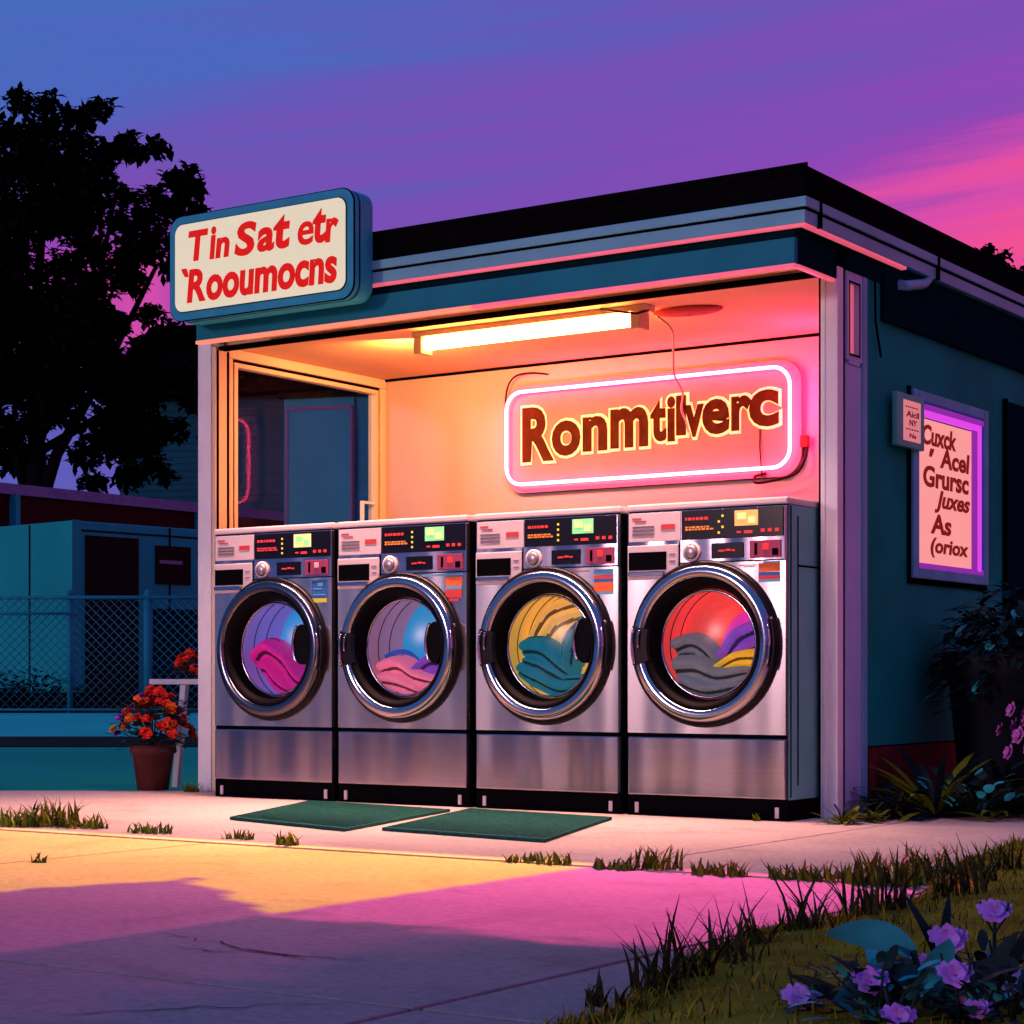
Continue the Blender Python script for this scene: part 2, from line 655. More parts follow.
mb = MB()
rows = []
ny, nx = 70, 26
for j in range(ny + 1):
    y = -6.5 + 6.15 * j / ny
    row = []
    for i in range(nx + 1):
        t = (i / nx) ** 1.6
        x0 = lawn_edge(y)
        x = x0 + (6 - x0) * t
        z = .004 + .055 * min(1, (x - x0) / .45) ** .7 + .018 * noise.noise(Vector((x * 3, y * 3, 1)))
        row.append(mb.bm.verts.new((x, y, max(z, .003))))
    rows.append(row)
for a, b in zip(rows, rows[1:]):
    for i in range(nx):
        f = mb.bm.faces.new((a[i], a[i + 1], b[i + 1], b[i]))
        f.smooth = True
structure('lawn', mb, 'lawn_mat')

structure('planting_bed', sheet([(.075, -.01), (.25, -.06), (.42, .28), (.72, .85), (1.6, 2.5), (3.2, 5.9), (.075, 5.9)], .006), 'soil')

# ------------------------------------------------------------------ the laundromat building
B = thing('laundromat', (0, 0, 0), 'small teal laundromat with a lit open front, pink strip lights and black flat roof', 'building')


def part(name, m, *a, bev=0.0):
    return bx(name, m, B, *a, bev=bev)


CZ = 2.40                                       # ceiling height
part('floor', 'floor', -3.6, 0, 0.02, 1.5, .001, .012)
part('back_wall', 'back_wall', -3.72, .04, 1.5, 1.6, 0, CZ)
part('ceiling', 'ceiling', -3.6, .0, .10, 1.499, CZ, CZ + .04)
mb = MB()
mb.box(-3.325, .04, -.385, -.02, 2.395, 2.44)
mb.build('canopy_soffit', 'ceiling', B)
# left glazed wall
lw = part('low_wall', 'white_paint', -3.66, -3.60, .115, 1.499, 0, .55)
fr = MB()
fr.box(-3.67, -3.585, .115, 1.499, 2.345, 2.398, .006)
fr.box(-3.67, -3.585, .115, .145, .551, 2.344, .006)
fr.box(-3.67, -3.585, 1.45, 1.499, .551, 2.344, .006)
wf = fr.build('window', 'cream_paint', B)
b2 = MB()
b2.box(-3.655, -3.600, .147, 1.448, 2.328, 2.343)
b2.box(-3.655, -3.600, .147, .162, .56, 2.327)
b2.box(-3.655, -3.600, 1.433, 1.448, .56, 2.327)
b2.build('gasket', 'black_trim', wf)
b3 = MB()
b3.box(-3.650, -3.592, .163, 1.432, 2.304, 2.327)
b3.box(-3.650, -3.592, .163, .190, .56, 2.303)
b3.box(-3.650, -3.592, 1.408, 1.432, .56, 2.303)
b3.build('inner_frame', 'cream_paint', wf)
bx('pane', 'window_glass', wf, -3.634, -3.628, .191, 1.407, .56, 2.303)
lt = MB()
lt.box(-3.62, -3.60, 1.29, 1.305, 1.40, 1.66)
lt.box(-3.62, -3.60, 1.306, 1.406, 1.645, 1.66)
lt.build('latch_plate', 'white_paint', wf)
# posts
lp = MB()
lp.box(-3.71, -3.615, .0, .11, 0, 2.448, .006)
lp.build('post', 'white_paint', B)
part('post_trim', 'cream_paint', -3.611, -3.585, .004, .11, 0, 2.392, bev=.003)
part('dark_seal', 'black_trim', -3.6150, -3.6105, .010, .105, 0, 2.392)
part('dark_seal', 'black_trim', -3.585, -3.580, .012, .026, 0, 2.372)
part('dark_seal', 'black_trim', -3.585, -3.580, .094, .106, 0, 2.372)
rp = MB()
rp.box(-.022, .06, -.03, .03, 0, 2.39, .006)
rp.build('post', 'white_paint', B)
part('dark_seal', 'black_trim', -.032, -.0225, -.024, .06, 0, 2.39)
part('post_trim', 'white_paint', -.004, .002, -.034, -.0301, 0, 2.39)
part('dark_seal', 'black_trim', .030, .0545, .031, .055, 0, 2.385)
sp = MB()
sp.box(.0, .058, .056, .222, 0, 1.98, .004)
sp.build('side_panel', 'lavender_paint', B)
tf = MB()
tf.box(.0, .062, .056, .080, 2.0, 2.385)
tf.box(.0, .062, .198, .222, 2.0, 2.385)
tf.box(.0, .062, .081, .197, 2.345, 2.385)
tf.box(.0, .062, .081, .197, 1.981, 2.02)
to = tf.build('transom', 'lavender_paint', B)
bx('pane', 'pink_glow', to, .028, .032, .081, .197, 2.021, 2.344)  # pane given its own glow for the pink light inside
tt = MB()
tt.box(.0621, .0655, .082, .088, 2.02, 2.345)
tt.box(.0621, .0655, .190, .196, 2.02, 2.345)
tt.box(.0621, .0655, .089, .189, 2.02, 2.028)
tt.box(.0621, .0655, .089, .189, 2.337, 2.345)
tt.build('bead', 'black_trim', to)
part('post', 'gutter_metal', .0, .066, .223, .272, 0, 2.385, bev=.004)
part('dark_seal', 'black_trim', .0, .061, .2725, .281, 0, 2.385)
# right wall
part('side_wall', 'teal_wall', -.05, .06, .282, 7.0, .30, 2.62)
part('brick_base', 'brick_red', -.05, .072, .282, 7.0, 0, .299)
part('base_ledge', 'black_trim', .0605, .066, .283, 2.1, .300, .306)
part('eave_shade_board', 'navy', .0605, .085, .42, 7.0, 2.22, 2.474)  # dark board standing in for the shadow under the eave
part('eave_shade_board', 'navy', .0, .068, .056, .419, 2.387, 2.474)
dr = part('door', 'navy', .0605, .075, 1.985, 3.0, .302, 2.04)
bx('frame', 'black_trim', dr, .0605, .085, 1.970, 1.984, .302, 2.05)
# header, canopy
part('header', 'teal_paint', -3.71, -3.33, -.004, .1, 2.449, 2.60)
cb = MB()
cb.box(-3.327, .046, -.42, -.386, 2.335, 2.4445, .004)
cb.build('canopy_beam', 'teal_paint', B)
part('canopy_return', 'navy', .030, .0555, -.385, -.032, 2.335, 2.474)
part('beam_shadow_board', 'navy', -3.327, .046, -.415, -.386, 2.4445, 2.476)
part('light_strip', 'orange_strip', -3.327, -1.6, -.4245, -.388, 2.318, 2.334)
part('light_strip', 'pink_strip', -1.6, .046, -.4245, -.388, 2.318, 2.334)
part('light_strip', 'pink_strip', .026, .050, -.3875, -.035, 2.322, 2.3345)
part('head_trim', 'black_trim', -3.577, -.033, .02, .075, 2.372, 2.392)
part('head_trim', 'black_trim', -3.29, .025, -.386, -.372, 2.328, 2.392)
part('cornice', 'black_trim', -3.599, -.0, 1.486, 1.499, 2.385, 2.399)
# gutter on the two visible sides (profile swept front then side)
gx, gy = .107, -.45


def gutter(z0, z1, out, name, m):
    mb = MB()
    mb.box(-3.40, gx + out, gy - out, gy + .035, z0, z1, .004)
    mb.build(name, m, B)
    mb = MB()
    mb.box(gx - .035, gx + out, gy + .0355, 7.0, z0, z1, .004)
    mb.build(name, m, B)


gutter(2.556, 2.598, .010, 'gutter_lip', 'gutter_metal')
gutter(2.546, 2.5555, .004, 'gutter_groove', 'black_trim')
gutter(2.492, 2.5455, .0, 'gutter', 'gutter_metal')
part('light_strip', 'pink_strip', -3.40, gx - .004, gy + .004, gy + .03, 2.479, 2.4915)
part('light_strip', 'pink_strip', gx - .03, gx - .004, gy + .0355, .62, 2.479, 2.4915)
part('soffit', 'navy', -3.40, gx - .036, gy + .036, 7.0, 2.4765, 2.4835)
for y in (-.33, .96):
    mb = MB()
    mb.box(gx - .02, gx + .016, y, y + .016, 2.488, 2.601)
    mb.build('gutter_joint', 'black_trim', B)
mb = MB()
mb.tube([(gx - .02, .93, 2.50), (gx - .02, .86, 2.455), (.10, .62, 2.405), (.10, .56, 2.40)], .024, 8)
mb.build('downpipe_elbow', 'gutter_metal', B)
mb = MB()
mb.prism([(-3.45, 2.6), (-3.45, 2.73), (.104, 2.73), (.104, 2.6)], 'y', -.44, 7.0)
mb.build('roof', 'black_roof', B)
part('roof_edge', 'black_roof', -3.46, .116, -.452, -.4405, 2.7, 2.738)
# thin conduit by the corner
mb = MB()
mb.tube([(.075, .33, 2.38), (.078, .33, 2.2), (.078, .36, 2.12), (.078, .39, 2.05)], .006, 6)
mb.build('conduit', 'black_trim', B)
# far walls of the box so it is closed from the side and above
part('rear_wall', 'teal_wall', -3.72, -.051, 6.9, 7.0, 0, 2.47)
part('left_wall', 'teal_wall', -3.72, -3.61, 1.601, 6.899, 0, 2.47)

# ------------------------------------------------------------------ lit window sign on the side wall
W = thing('lit_window_sign', (.06, 1.22, 1.5), 'pink lit window poster with dark red hand lettering on the teal side wall', 'sign')


def wbox(name, m, y0, y1, z0, z1, x0, x1, par=None, bev=0):
    return bx(name, m, par or W, x0, x1, y0 - 1.22, y1 - 1.22, z0 - 1.5, z1 - 1.5, bev=bev)


mb = MB()
for y0, y1, z0, z1 in ((.750, .82, 1.075, 1.955), (1.655, 1.715, 1.075, 1.955), (.8205, 1.6545, 1.905, 1.955), (.8205, 1.6545, 1.075, 1.125)):
    mb.box(.001, .024, y0 - 1.22, y1 - 1.22, z0 - 1.5, z1 - 1.5, .006)
mb.build('frame', 'window_frame', W)
wbox('shadow_gap', 'black_trim', .722, .749, 1.05, 1.965, .001, .012)
wbox('shadow_gap', 'black_trim', .750, 1.725, 1.050, 1.0745, .001, .012)
wbox('poster', 'poster', .822, 1.50, 1.15, 1.83, .002, .014)
wbox('light_tube', 'violet_light', .8205, 1.56, 1.84, 1.870, .004, .020)
wbox('light_tube', 'violet_light', 1.57, 1.625, 1.14, 1.87, .004, .020)
wbox('reveal', 'violet_dark', .8205, 1.6545, 1.871, 1.899, .002, .02)
wbox('reveal', 'violet_dark', 1.501, 1.568, 1.14, 1.838, .002, .02)
wbox('reveal', 'violet_dark', .8205, 1.6545, 1.1255, 1.149, .002, .02)
lines = [("Cuxck", .04, .70, .845, .965, .15), ("'", .17, .27, .765, .80, .3), ("Acel", .38, .97, .70, .82, .1), ("Grursc", .06, .95, .545, .675, .05),
         ("Juxes", .28, .98, .37, .51, .3), ("As", .20, .60, .215, .335, .1), ("(oriox", .20, .95, .045, .165, .15)]
lettering([(s, a0, a1, b0 - .012, b1 + .014, sh, .032) for s, a0, a1, b0, b1, sh in lines],
          (.845 - 1.22, 1.492 - 1.22, 1.16 - 1.5, 1.82 - 1.5), 'poster_ink', W, 'side', .0142, .002)
N = thing('notice_box', (.06, .66, 1.78), 'small blue framed notice box beside the lit window poster', 'sign')
bx('frame', 'notice_frame', N, .0245, .050, -.165, .155, -.115, .13, bev=.006)
bx('face', 'notice_face', N, .0502, .052, -.095, .105, -.085, .10)
lettering([("......", .05, .85, .84, .88, 0, .02), ("Aicll", .1, .95, .60, .76, .1, .02), ("NY", .3, .8, .38, .54, .1, .02),
           (".....", .1, .9, .26, .30, 0, .02), ("Na", .3, .75, .06, .18, .1, .02)],
          (-.085, .095, -.08, .095), 'letter_dark_red', N, 'side', .0522, .0012)

# ------------------------------------------------------------------ rooftop light box sign
S = thing('lightbox_sign', (-2.75, -.45, 2.40), 'cream lit box sign with red lettering in a blue rounded frame above the left post', 'sign')
x0, x1, z0, z1 = -.588, .592, .005, .525
mb = MB()
mb.prism(rrect(x0, x1, z0, z1, .075), 'y', -.148, -.105)
mb.build('frame', 'sign_frame', S)
mb = MB()
mb.prism(rrect(x0 + .004, x1 - .004, z0 + .004, z1 - .004, .073), 'y', -.1045, -.092)
mb.build('seam', 'black_trim', S)
mb = MB()
mb.prism(rrect(x0 - .005, x1 + .005, z0 - .005, z1 + .005, .078), 'y', -.1445, -.1385)
mb.build('bead', 'black_trim', S)
mb = MB()
mb.prism(rrect(x0 - .002, x1 + .002, z0 - .002, z1 + .002, .075), 'y', -.0915, -.002)
mb.build('cabinet', 'sign_frame', S)
mb = MB()
mb.prism(rrect(x0 + .038, x1 - .038, z0 + .038, z1 - .038, .052), 'y', -.152, -.1485)
mb.build('edge', 'black_trim', S)
mb = MB()
mb.prism(rrect(x0 + .042, x1 - .042, z0 + .042, z1 - .042, .050), 'y', -.156, -.1522)
mb.build('face', 'sign_face', S)
lettering([("T", .085, .205, .56, .91, .12, .036), ("i", .215, .255, .55, .92, .12, .036), ("n", .25, .335, .55, .78, .12, .036),
           ("S", .365, .495, .53, .91, .15, .036), ("a", .500, .60, .54, .81, .1, .036), ("t", .595, .69, .54, .92, .1, .036),
           ("e", .735, .825, .54, .80, .1, .018), ("t", .82, .895, .535, .92, .1, .036), ("r", .89, .965, .53, .79, .1, .036),
           ("'", .04, .085, .39, .49, -.3, .036), ("R", .075, .19, .09, .47, .12, .036), ("ooumocns", .195, .955, .08, .375, .08, .036)],
          (x0 + .042, x1 - .042, z0 + .042, z1 - .042), 'letter_red', S, 'front', -.1562, .003)
mb = MB()
mb.box(-.4, -.3, -.0015, .2, .30, .34)
mb.box(.3, .4, -.0015, .2, .30, .34)
mb.build('bracket', 'black_trim', S)

# ------------------------------------------------------------------ fluorescent light
Lf = thing('ceiling_light', (-1.78, .33, 2.40), 'lit fluorescent tube fixture on the warm orange ceiling', 'light')
bx('housing', 'fixture', Lf, -.70, .70, -.045, .045, -.030, -.001, bev=.004)
mb = MB()
mb.tube([(-.66, 0, -.062), (.60, 0, -.062)], .034, 14)
mb.build('tube', 'tube_lit', Lf)
for sx in (-.685, .615):
    bx('end_cap', 'fixture', Lf, sx, sx + .05, -.05, .05, -.115, -.031, bev=.005)
mb = MB()
mb.tube([(.45, -.05, -.004), (.55, -.09, -.03), (.66, -.07, -.05), (.70, -.02, -.03)], .006, 6)
mb.build('flex', 'cord_dark', Lf)
pl = MB()
pl.lathe([(.001, -.012), (.17, -.012), (.185, -.006), (.185, -.001)], seg=24)
for v in pl.bm.verts:
    v.co.x *= 1.0
    v.co.y *= .62
pv = pl.build('ceiling_plate', 'letter_dark_red', None, (-1.0, .55, 2.40))
tag(pv, 'flat dark red oval plate on the ceiling right of the tube light', 'ceiling plate')

# ------------------------------------------------------------------ neon sign
Nn = thing('neon_sign', (-1.77, 1.5, 1.97), 'pink neon rectangle sign with dark red outlined letters on the back wall', 'neon sign')
mb = MB()
mb.prism(rrect(-.93, .935, -.305, .305, .12), 'y', -.035, -.022)
mb.build('board', 'neon_board', Nn)
mb = MB()
mb.box(-.7, -.64, -.0215, -.001, -.2, .2)
mb.box(.64, .7, -.0215, -.001, -.2, .2)
mb.build('bracket', 'black_trim', Nn)
mb = MB()
mb.tube([(x, -.088, z) for x, z in rrect(-.885, .895, -.262, .262, .10, 8)], .0092, 10, closed=True)
mb.build('border_tube', 'neon_pink', Nn)
GL = [("R", -.80, -.585, -.135, .175), ("o", -.60, -.41, -.115, .085), ("n", -.395, -.235, -.10, .095), ("m", -.215, .025, -.095, .125),
      ("t", .04, .14, -.075, .155), ("i", .145, .195, -.08, .165), ("l", .20, .262, -.05, .165), ("v", .25, .37, -.065, .11), ("e", .36, .525, -.06, .13),
      ("r", .535, .655, -.05, .135), ("c", .64, .815, -.04, .155)]
RR = (0, 1, 0, 1)
lettering([(s, a - .016, b + .016, c - .016, d + .016, .0, .040) for s, a, b, c, d in GL], RR, 'neon_cream', Nn, 'front', -.036, .016, 'letter_outline', .026)
lettering([(s, a, b, c, d, .0, .040) for s, a, b, c, d in GL], RR, 'neon_letter', Nn, 'front', -.0525, .002)
mb = MB()
mb.box(.935, .975, -.05, -.02, -.16, -.10)
mb.build('transformer', 'plug_red', Nn)
mb = MB()
mb.tube(smooth([(.965, -.035, -.16), (.97, -.06, -.22), (.93, -.09, -.30), (.80, -.10, -.33), (.70, -.09, -.335), (.68, -.06, -.30), (.74, -.05, -.285)]), .008, 7)
mb.tube([(.70, -.04, .0), (.70, -.045, -.15), (.72, -.06, -.3)], .004, 6)
mb.build('cord', 'cord_dark', Nn)
c1 = MB()
pts = [(-1.10, .43, 2.36), (-1.06, .50, 2.30), (-1.12, .62, 2.20), (-1.30, .95, 2.16), (-1.42, 1.25, 2.12), (-1.50, 1.38, 2.05), (-1.50, 1.43, 1.99), (-1.49, 1.44, 1.93)]
c1.tube(smooth(pts), .006, 7)
tag(c1.build('hanging_cord', 'cord_pale'), 'pale thin cord dropping from the tube light to the neon letters', 'cord')
c1 = MB()
pts = [(-2.42, 1.487, 2.33), (-2.52, 1.47, 2.345), (-2.62, 1.46, 2.335), (-2.68, 1.465, 2.28), (-2.70, 1.47, 2.18), (-2.68, 1.47, 2.12), (-2.70, 1.475, 2.0), (-2.69, 1.478, 1.9)]
c1.tube(smooth(pts), .0055, 7)
tag(c1.build('wall_cord', 'cord_dark'), 'dark cord curling down the wall at the left end of the neon sign', 'cord')

# ------------------------------------------------------------------ washing machines
DZ = .757


def front_plate(mb, x0, x1, z0, z1, cx, cz, r, y, seg=48):
    """rectangular steel sheet with a round opening"""
    out, inn = [], []
    for k in range(seg):
        t = 2 * PI * k / seg
        c, s = math.cos(t), math.sin(t)
        kx = ((x1 - cx) if c > 0 else (cx - x0)) / max(abs(c), 1e-6)
        kz = ((z1 - cz) if s > 0 else (cz - z0)) / max(abs(s), 1e-6)
        k2 = min(kx, kz)
        out.append(mb.bm.verts.new((cx + c * k2, y, cz + s * k2)))
        inn.append(mb.bm.verts.new((cx + c * r, y, cz + s * r)))
    for k in range(seg):
        j = (k + 1) % seg
        mb.bm.faces.new((out[k], out[j], inn[j], inn[k]))
        # corner fill
        a, b = out[k].co, out[j].co
        if abs(a.x - b.x) > 1e-5 and abs(a.z - b.z) > 1e-5:
            cxn = a.x if (abs(a.x - x0) < 1e-5 or abs(a.x - x1) < 1e-5) else b.x
            czn = a.z if (abs(a.z - z0) < 1e-5 or abs(a.z - z1) < 1e-5) else b.z
            v = mb.bm.verts.new((cxn, y, czn))
            mb.bm.faces.new((out[k], v, out[j]))


def bars(rows, y, t=.0015):
    mb = MB()
    for x0, x1, z0, z1 in rows:
        mb.box(x0, x1, y - t, y, z0, z1)
    return mb


def washer(idx, loc, label, drum_m, back_m, disp, sticker, right_handle, left_hinge, rim_m):
    random.seed(40 + idx)
    t = thing('washing_machine', loc, label, 'washing machine', 'row of four washing machines')
    # plinth
    mb = MB()
    mb.box(-.395, .395, .012, .74, .0, .088)
    mb.build('plinth', 'black_trim', t)
    for sx in (-.355, .335):
        mb = MB()
        mb.box(sx, sx + .018, .004, .0115, .012, .058, .002)
        mb.build('foot', 'light_plastic', t)
    # lower drawer panel
    bx('lower_panel', 'steel_soft', t, -.388, .388, .0, .05, .092, .348, bev=.006)
    # body shell
    mb = MB()
    mb.box(-.394, -.384, .030, .74, .089, 1.345)
    mb.box(.384, .394, .030, .74, .089, 1.345)
    mb.box(-.3839, .3839, .73, .74, .089, 1.345)
    sb = mb.build('side_panels', 'side_steel' if idx == 3 else 'black_trim', t)
    mb = MB()
    mb.box(.3941, .397, .10, .108, .15, 1.30)
    mb.box(.3941, .397, .1085, .60, 1.085, 1.093)
    mb.box(.3941, .397, .032, .040, .10, 1.34)
    mb.build('seam', 'black_trim', sb)
    mb = MB()
    mb.box(-.380, .380, .022, .029, .092, 1.345)
    # inner dark liner round the opening is the gasket; cut the middle by keeping the liner behind the plate
    mb.bm.clear()
    front_plate(mb, -.388, .388, .366, 1.108, 0, DZ, .335, .0)
    for f in list(mb.bm.faces):
        pass
    mb.box(-.388, -.3765, .0002, .03, .366, 1.108)
    mb.box(.3765, .388, .0002, .03, .366, 1.108)
    mb.box(-.3764, .3764, .0002, .03, .366, .378)
    mb.build('front_panel', 'steel', t)
    bx('panel_seam', 'black_trim', t, -.384, .384, .006, .029, .349, .3655)
    # top lid
    mb = MB()
    mb.box(-.396, .396, .0, .745, 1.348, 1.378, .008)
    mb.build('lid', 'light_plastic', t)
    bx('lid_seam', 'black_trim', t, -.385, .385, .004, .029, 1.343, 1.3478)
    # control zone
    cp = bx('control_panel', 'steel_soft', t, -.388, .388, .0, .03, 1.110, 1.3425, bev=.004)
    bx('label_plate', 'light_plastic', cp, -.380, -.118, -.0045, -.0002, 1.212, 1.338, bev=.0015)
    b = bx('display_panel', 'black_glass', cp, -.112, .380, -.006, -.0002, 1.212, 1.338, bev=.002)
    bx('screen', disp, b, .150, .262, -.0085, -.0062, 1.262, 1.328, bev=.001)
    bars([(.163, .205, 1.290, 1.318), (.215, .250, 1.272, 1.300)], -.0087).build('screen_icon', 'disp_yellow' if disp != 'disp_yellow' else 'disp_green', b)
    bars([(.068 + .018 * (k % 2 if idx == 3 else 0), .078 + .018 * (k % 2 if idx == 3 else 0), 1.232 + k * .024, 1.242 + k * .024) for k in range(4)], -.0062).build('indicator_lamps', 'led_yellow', b)
    rows = []
    x = -.092
    while x < .02:
        w = random.uniform(.008, .02)
        rows.append((x, x + w, 1.296, 1.308))
        x += w + .006
    bars(rows, -.0062).build('red_print', 'led_red', b)
    rows = []
    for zz in (1.252, 1.262):
        x = -.092
        while x < .03:
            w = random.uniform(.006, .02)
            rows.append((x, x + w, zz, zz + .007))
            x += w + .005
    bars(rows, -.0062).build('orange_print', 'led_red' if idx == 0 else 'led_orange', b)
    bars([(.16, .18, 1.232, 1.240), (.195, .235, 1.229, 1.241), (.275, .293, 1.232, 1.246), (.308, .326, 1.232, 1.246), (.342, .360, 1.232, 1.246)], -.0062).build('button_lights', 'led_red', b)
    # label plate print
    rows = [(-.36, -.25, 1.272 - k * .016, 1.281 - k * .016) for k in range(3)]
    bars(rows, -.0047).build('print', 'print_grey', cp)
    bars([(-.362, -.315, 1.312, 1.318), (-.35, -.29, 1.300, 1.305), (-.215, -.145, 1.262, 1.285)], -.0047).build('print', 'print_red', cp)
    # second row
    mb = MB()
    mb.lathe([(.001, -.024), (.022, -.024), (.028, -.020), (.032, -.004), (.032, -.0003)], (-.062, 0, 1.158), 'y', 28, cap0=True)
    k = mb.build('knob', 'knob_grey', t)
    mb = MB()
    mb.lathe([(.033, -.0105), (.043, -.008), (.043, -.0002)], (-.062, 0, 1.158), 'y', 28)
    mb.build('collar', 'light_plastic', k)
    d2 = bx('small_display', 'black_glass', t, .035, .190, -.005, -.0003, 1.126, 1.192, bev=.002)
    bars([(.07, .10, 1.155, 1.162), (.106, .13, 1.157, 1.165), (.136, .15, 1.155, 1.162)], -.0052).build('digits', 'led_red', d2)
    cs = bx('coin_slot', 'coin_maroon', t, .222, .368, -.008, -.0003, 1.122, 1.196, bev=.003)
    bx('slot', 'black_trim', cs, .245, .258, -.0095, -.0082, 1.135, 1.185)
    bx('button', 'light_plastic' if idx == 0 else 'led_red', cs, .285, .315, -.013, -.0082, 1.155, 1.182, bev=.003)
    bx('button', 'black_trim', cs, .33, .358, -.011, -.0082, 1.130, 1.160, bev=.003)
    # detergent drawer
    dd = bx('detergent_drawer', 'light_plastic', t, -.384, -.128, -.010, -.0003, 1.045, 1.195, bev=.004)
    bx('opening', 'black_trim', dd, -.376, -.185, -.0125, -.0102, 1.085, 1.165)
    bx('lip', 'chrome', dd, -.376, -.195, -.022, -.0102, 1.060, 1.080, bev=.004)
    bars([(-.170, -.140, 1.150, 1.154), (-.170, -.140, 1.120, 1.124)], -.0102).build('mark', 'print_grey', dd)
    bx('panel_joint', 'black_trim', t, -.126, -.122, -.003, -.0002, 1.060, 1.210)
    bx('panel_joint', 'black_trim', t, -.120, .386, -.003, -.0002, 1.1095, 1.1125)
    # sticker
    st = None
    for i, (m, a, c, u0, u1) in enumerate(sticker):
        s = bx('sticker' if st is None else 'stripe', m, st or t, u0, u1, -.0022 if st is None else -.003, -.0004 if st is None else -.0023, a, c)
        st = st or s
    # door
    mb = MB()
    mb.lathe([(.335, .03), (.362, .0), (.363, -.012), (.352, -.022), (.338, -.022)], (0, 0, DZ), 'y', 64)
    door = mb.build('door', 'black_rubber', t)
    mb = MB()
    mb.lathe([(.343, -.020), (.341, -.036), (.333, -.046), (.318, -.050), (.296, -.050), (.288, -.044), (.287, -.036)], (0, 0, DZ), 'y', 72)
    mb.build('rim', rim_m, door)
    mb = MB()
    mb.lathe([(.288, -.038), (.280, -.043), (.268, -.038), (.252, -.005), (.241, .040)], (0, 0, DZ), 'y', 64)
    mb.build('funnel', 'black_matte', door)
    mb = MB()
    mb.tube([(.233 * math.cos(2 * PI * k / 56), .034, DZ + .233 * math.sin(2 * PI * k / 56)) for k in range(56)], .0065, 8, closed=True)
    mb.build('inner_ring', 'chrome', door)
    mb = MB()
    mb.lathe([(.002, .004), (.06, .006), (.12, .013), (.18, .024), (.231, .036)], (0, 0, DZ), 'y', 48, cap0=True)
    mb.build('window', 'clear_glass', door)
    if left_hinge:
        mb = MB()
        a0, a1 = math.radians(166), math.radians(196)
        for ra, rb, ya, yb in ((.262, .340, -.056, -.028),):
            pts = [(rb * math.cos(a0 + (a1 - a0) * i / 8), DZ + rb * math.sin(a0 + (a1 - a0) * i / 8)) for i in range(9)]
            pts += [(ra * math.cos(a1 + (a0 - a1) * i / 8), DZ + ra * math.sin(a1 + (a0 - a1) * i / 8)) for i in range(9)]
            mb.prism(pts, 'y', ya, yb)
        h = mb.build('handle', 'black_rubber', door)
        mb = MB()
        mb.tube([(.330 * math.cos(math.radians(a)), -.060, DZ + .330 * math.sin(math.radians(a))) for a in range(168, 196, 3)], .008, 7)
        mb.tube([(.300 * math.cos(math.radians(a)), -.062, DZ + .300 * math.sin(math.radians(a))) for a in range(168, 184, 3)], .006, 7)
        mb.build('grip', 'chrome', h)
    # hinge on the right
    mb = MB()
    mb.tube([(.352 * math.cos(math.radians(a)), -.030, DZ + .352 * math.sin(math.radians(a))) for a in range(-18, 19, 4)], .012, 8)
    h = mb.build('hinge', 'black_rubber', door)
    mb = MB()
    mb.tube([(.338 * math.cos(math.radians(a)), -.050, DZ + .338 * math.sin(math.radians(a))) for a in range(-15, 16, 4)], .005, 7)
    mb.build('hinge_pin', 'chrome', h)
    if right_handle:
        mb = MB()
        ww = .085 if right_handle == 2 else .040
        pts = []
        cx = .215 if right_handle == 2 else .222
        for i in range(24):
            a = 2 * PI * i / 24
            pts.append((cx + (.045 if math.cos(a) < 0 else ww) * math.cos(a), DZ + .02 + .100 * math.sin(a)))
        mb.prism(pts, 'y', -.030, .020)
        hd = mb.build('pull_cup', 'black_matte', door)
        mb = MB()
        mb.tube([(cx + .048 * math.cos(math.radians(a)), -.033, DZ + .02 + .103 * math.sin(math.radians(a))) for a in range(118, 243, 8)], .008, 7)
        mb.build('pull_edge', 'chrome', hd)
    # drum
    mb = MB()
    mb.lathe([(.240, .042), (.262, .050), (.264, .10), (.264, .36)], (0, 0, DZ), 'y', 56)
    dm = mb.build('drum', drum_m, t)
    mb = MB()
    mb.lathe([(.001, .34), (.10, .345), (.20, .355), (.264, .36)], (0, 0, DZ), 'y', 48, cap0=True)
    mb.build('drum_back', back_m, dm)
    mb = MB()
    for yy in (.16, .25):
        mb.tube([(.2625 * math.cos(2 * PI * k / 48), yy, DZ + .2625 * math.sin(2 * PI * k / 48)) for k in range(48)], .0022, 6, closed=True)
    mb.build('drum_seam', 'black_trim', dm)
    return t


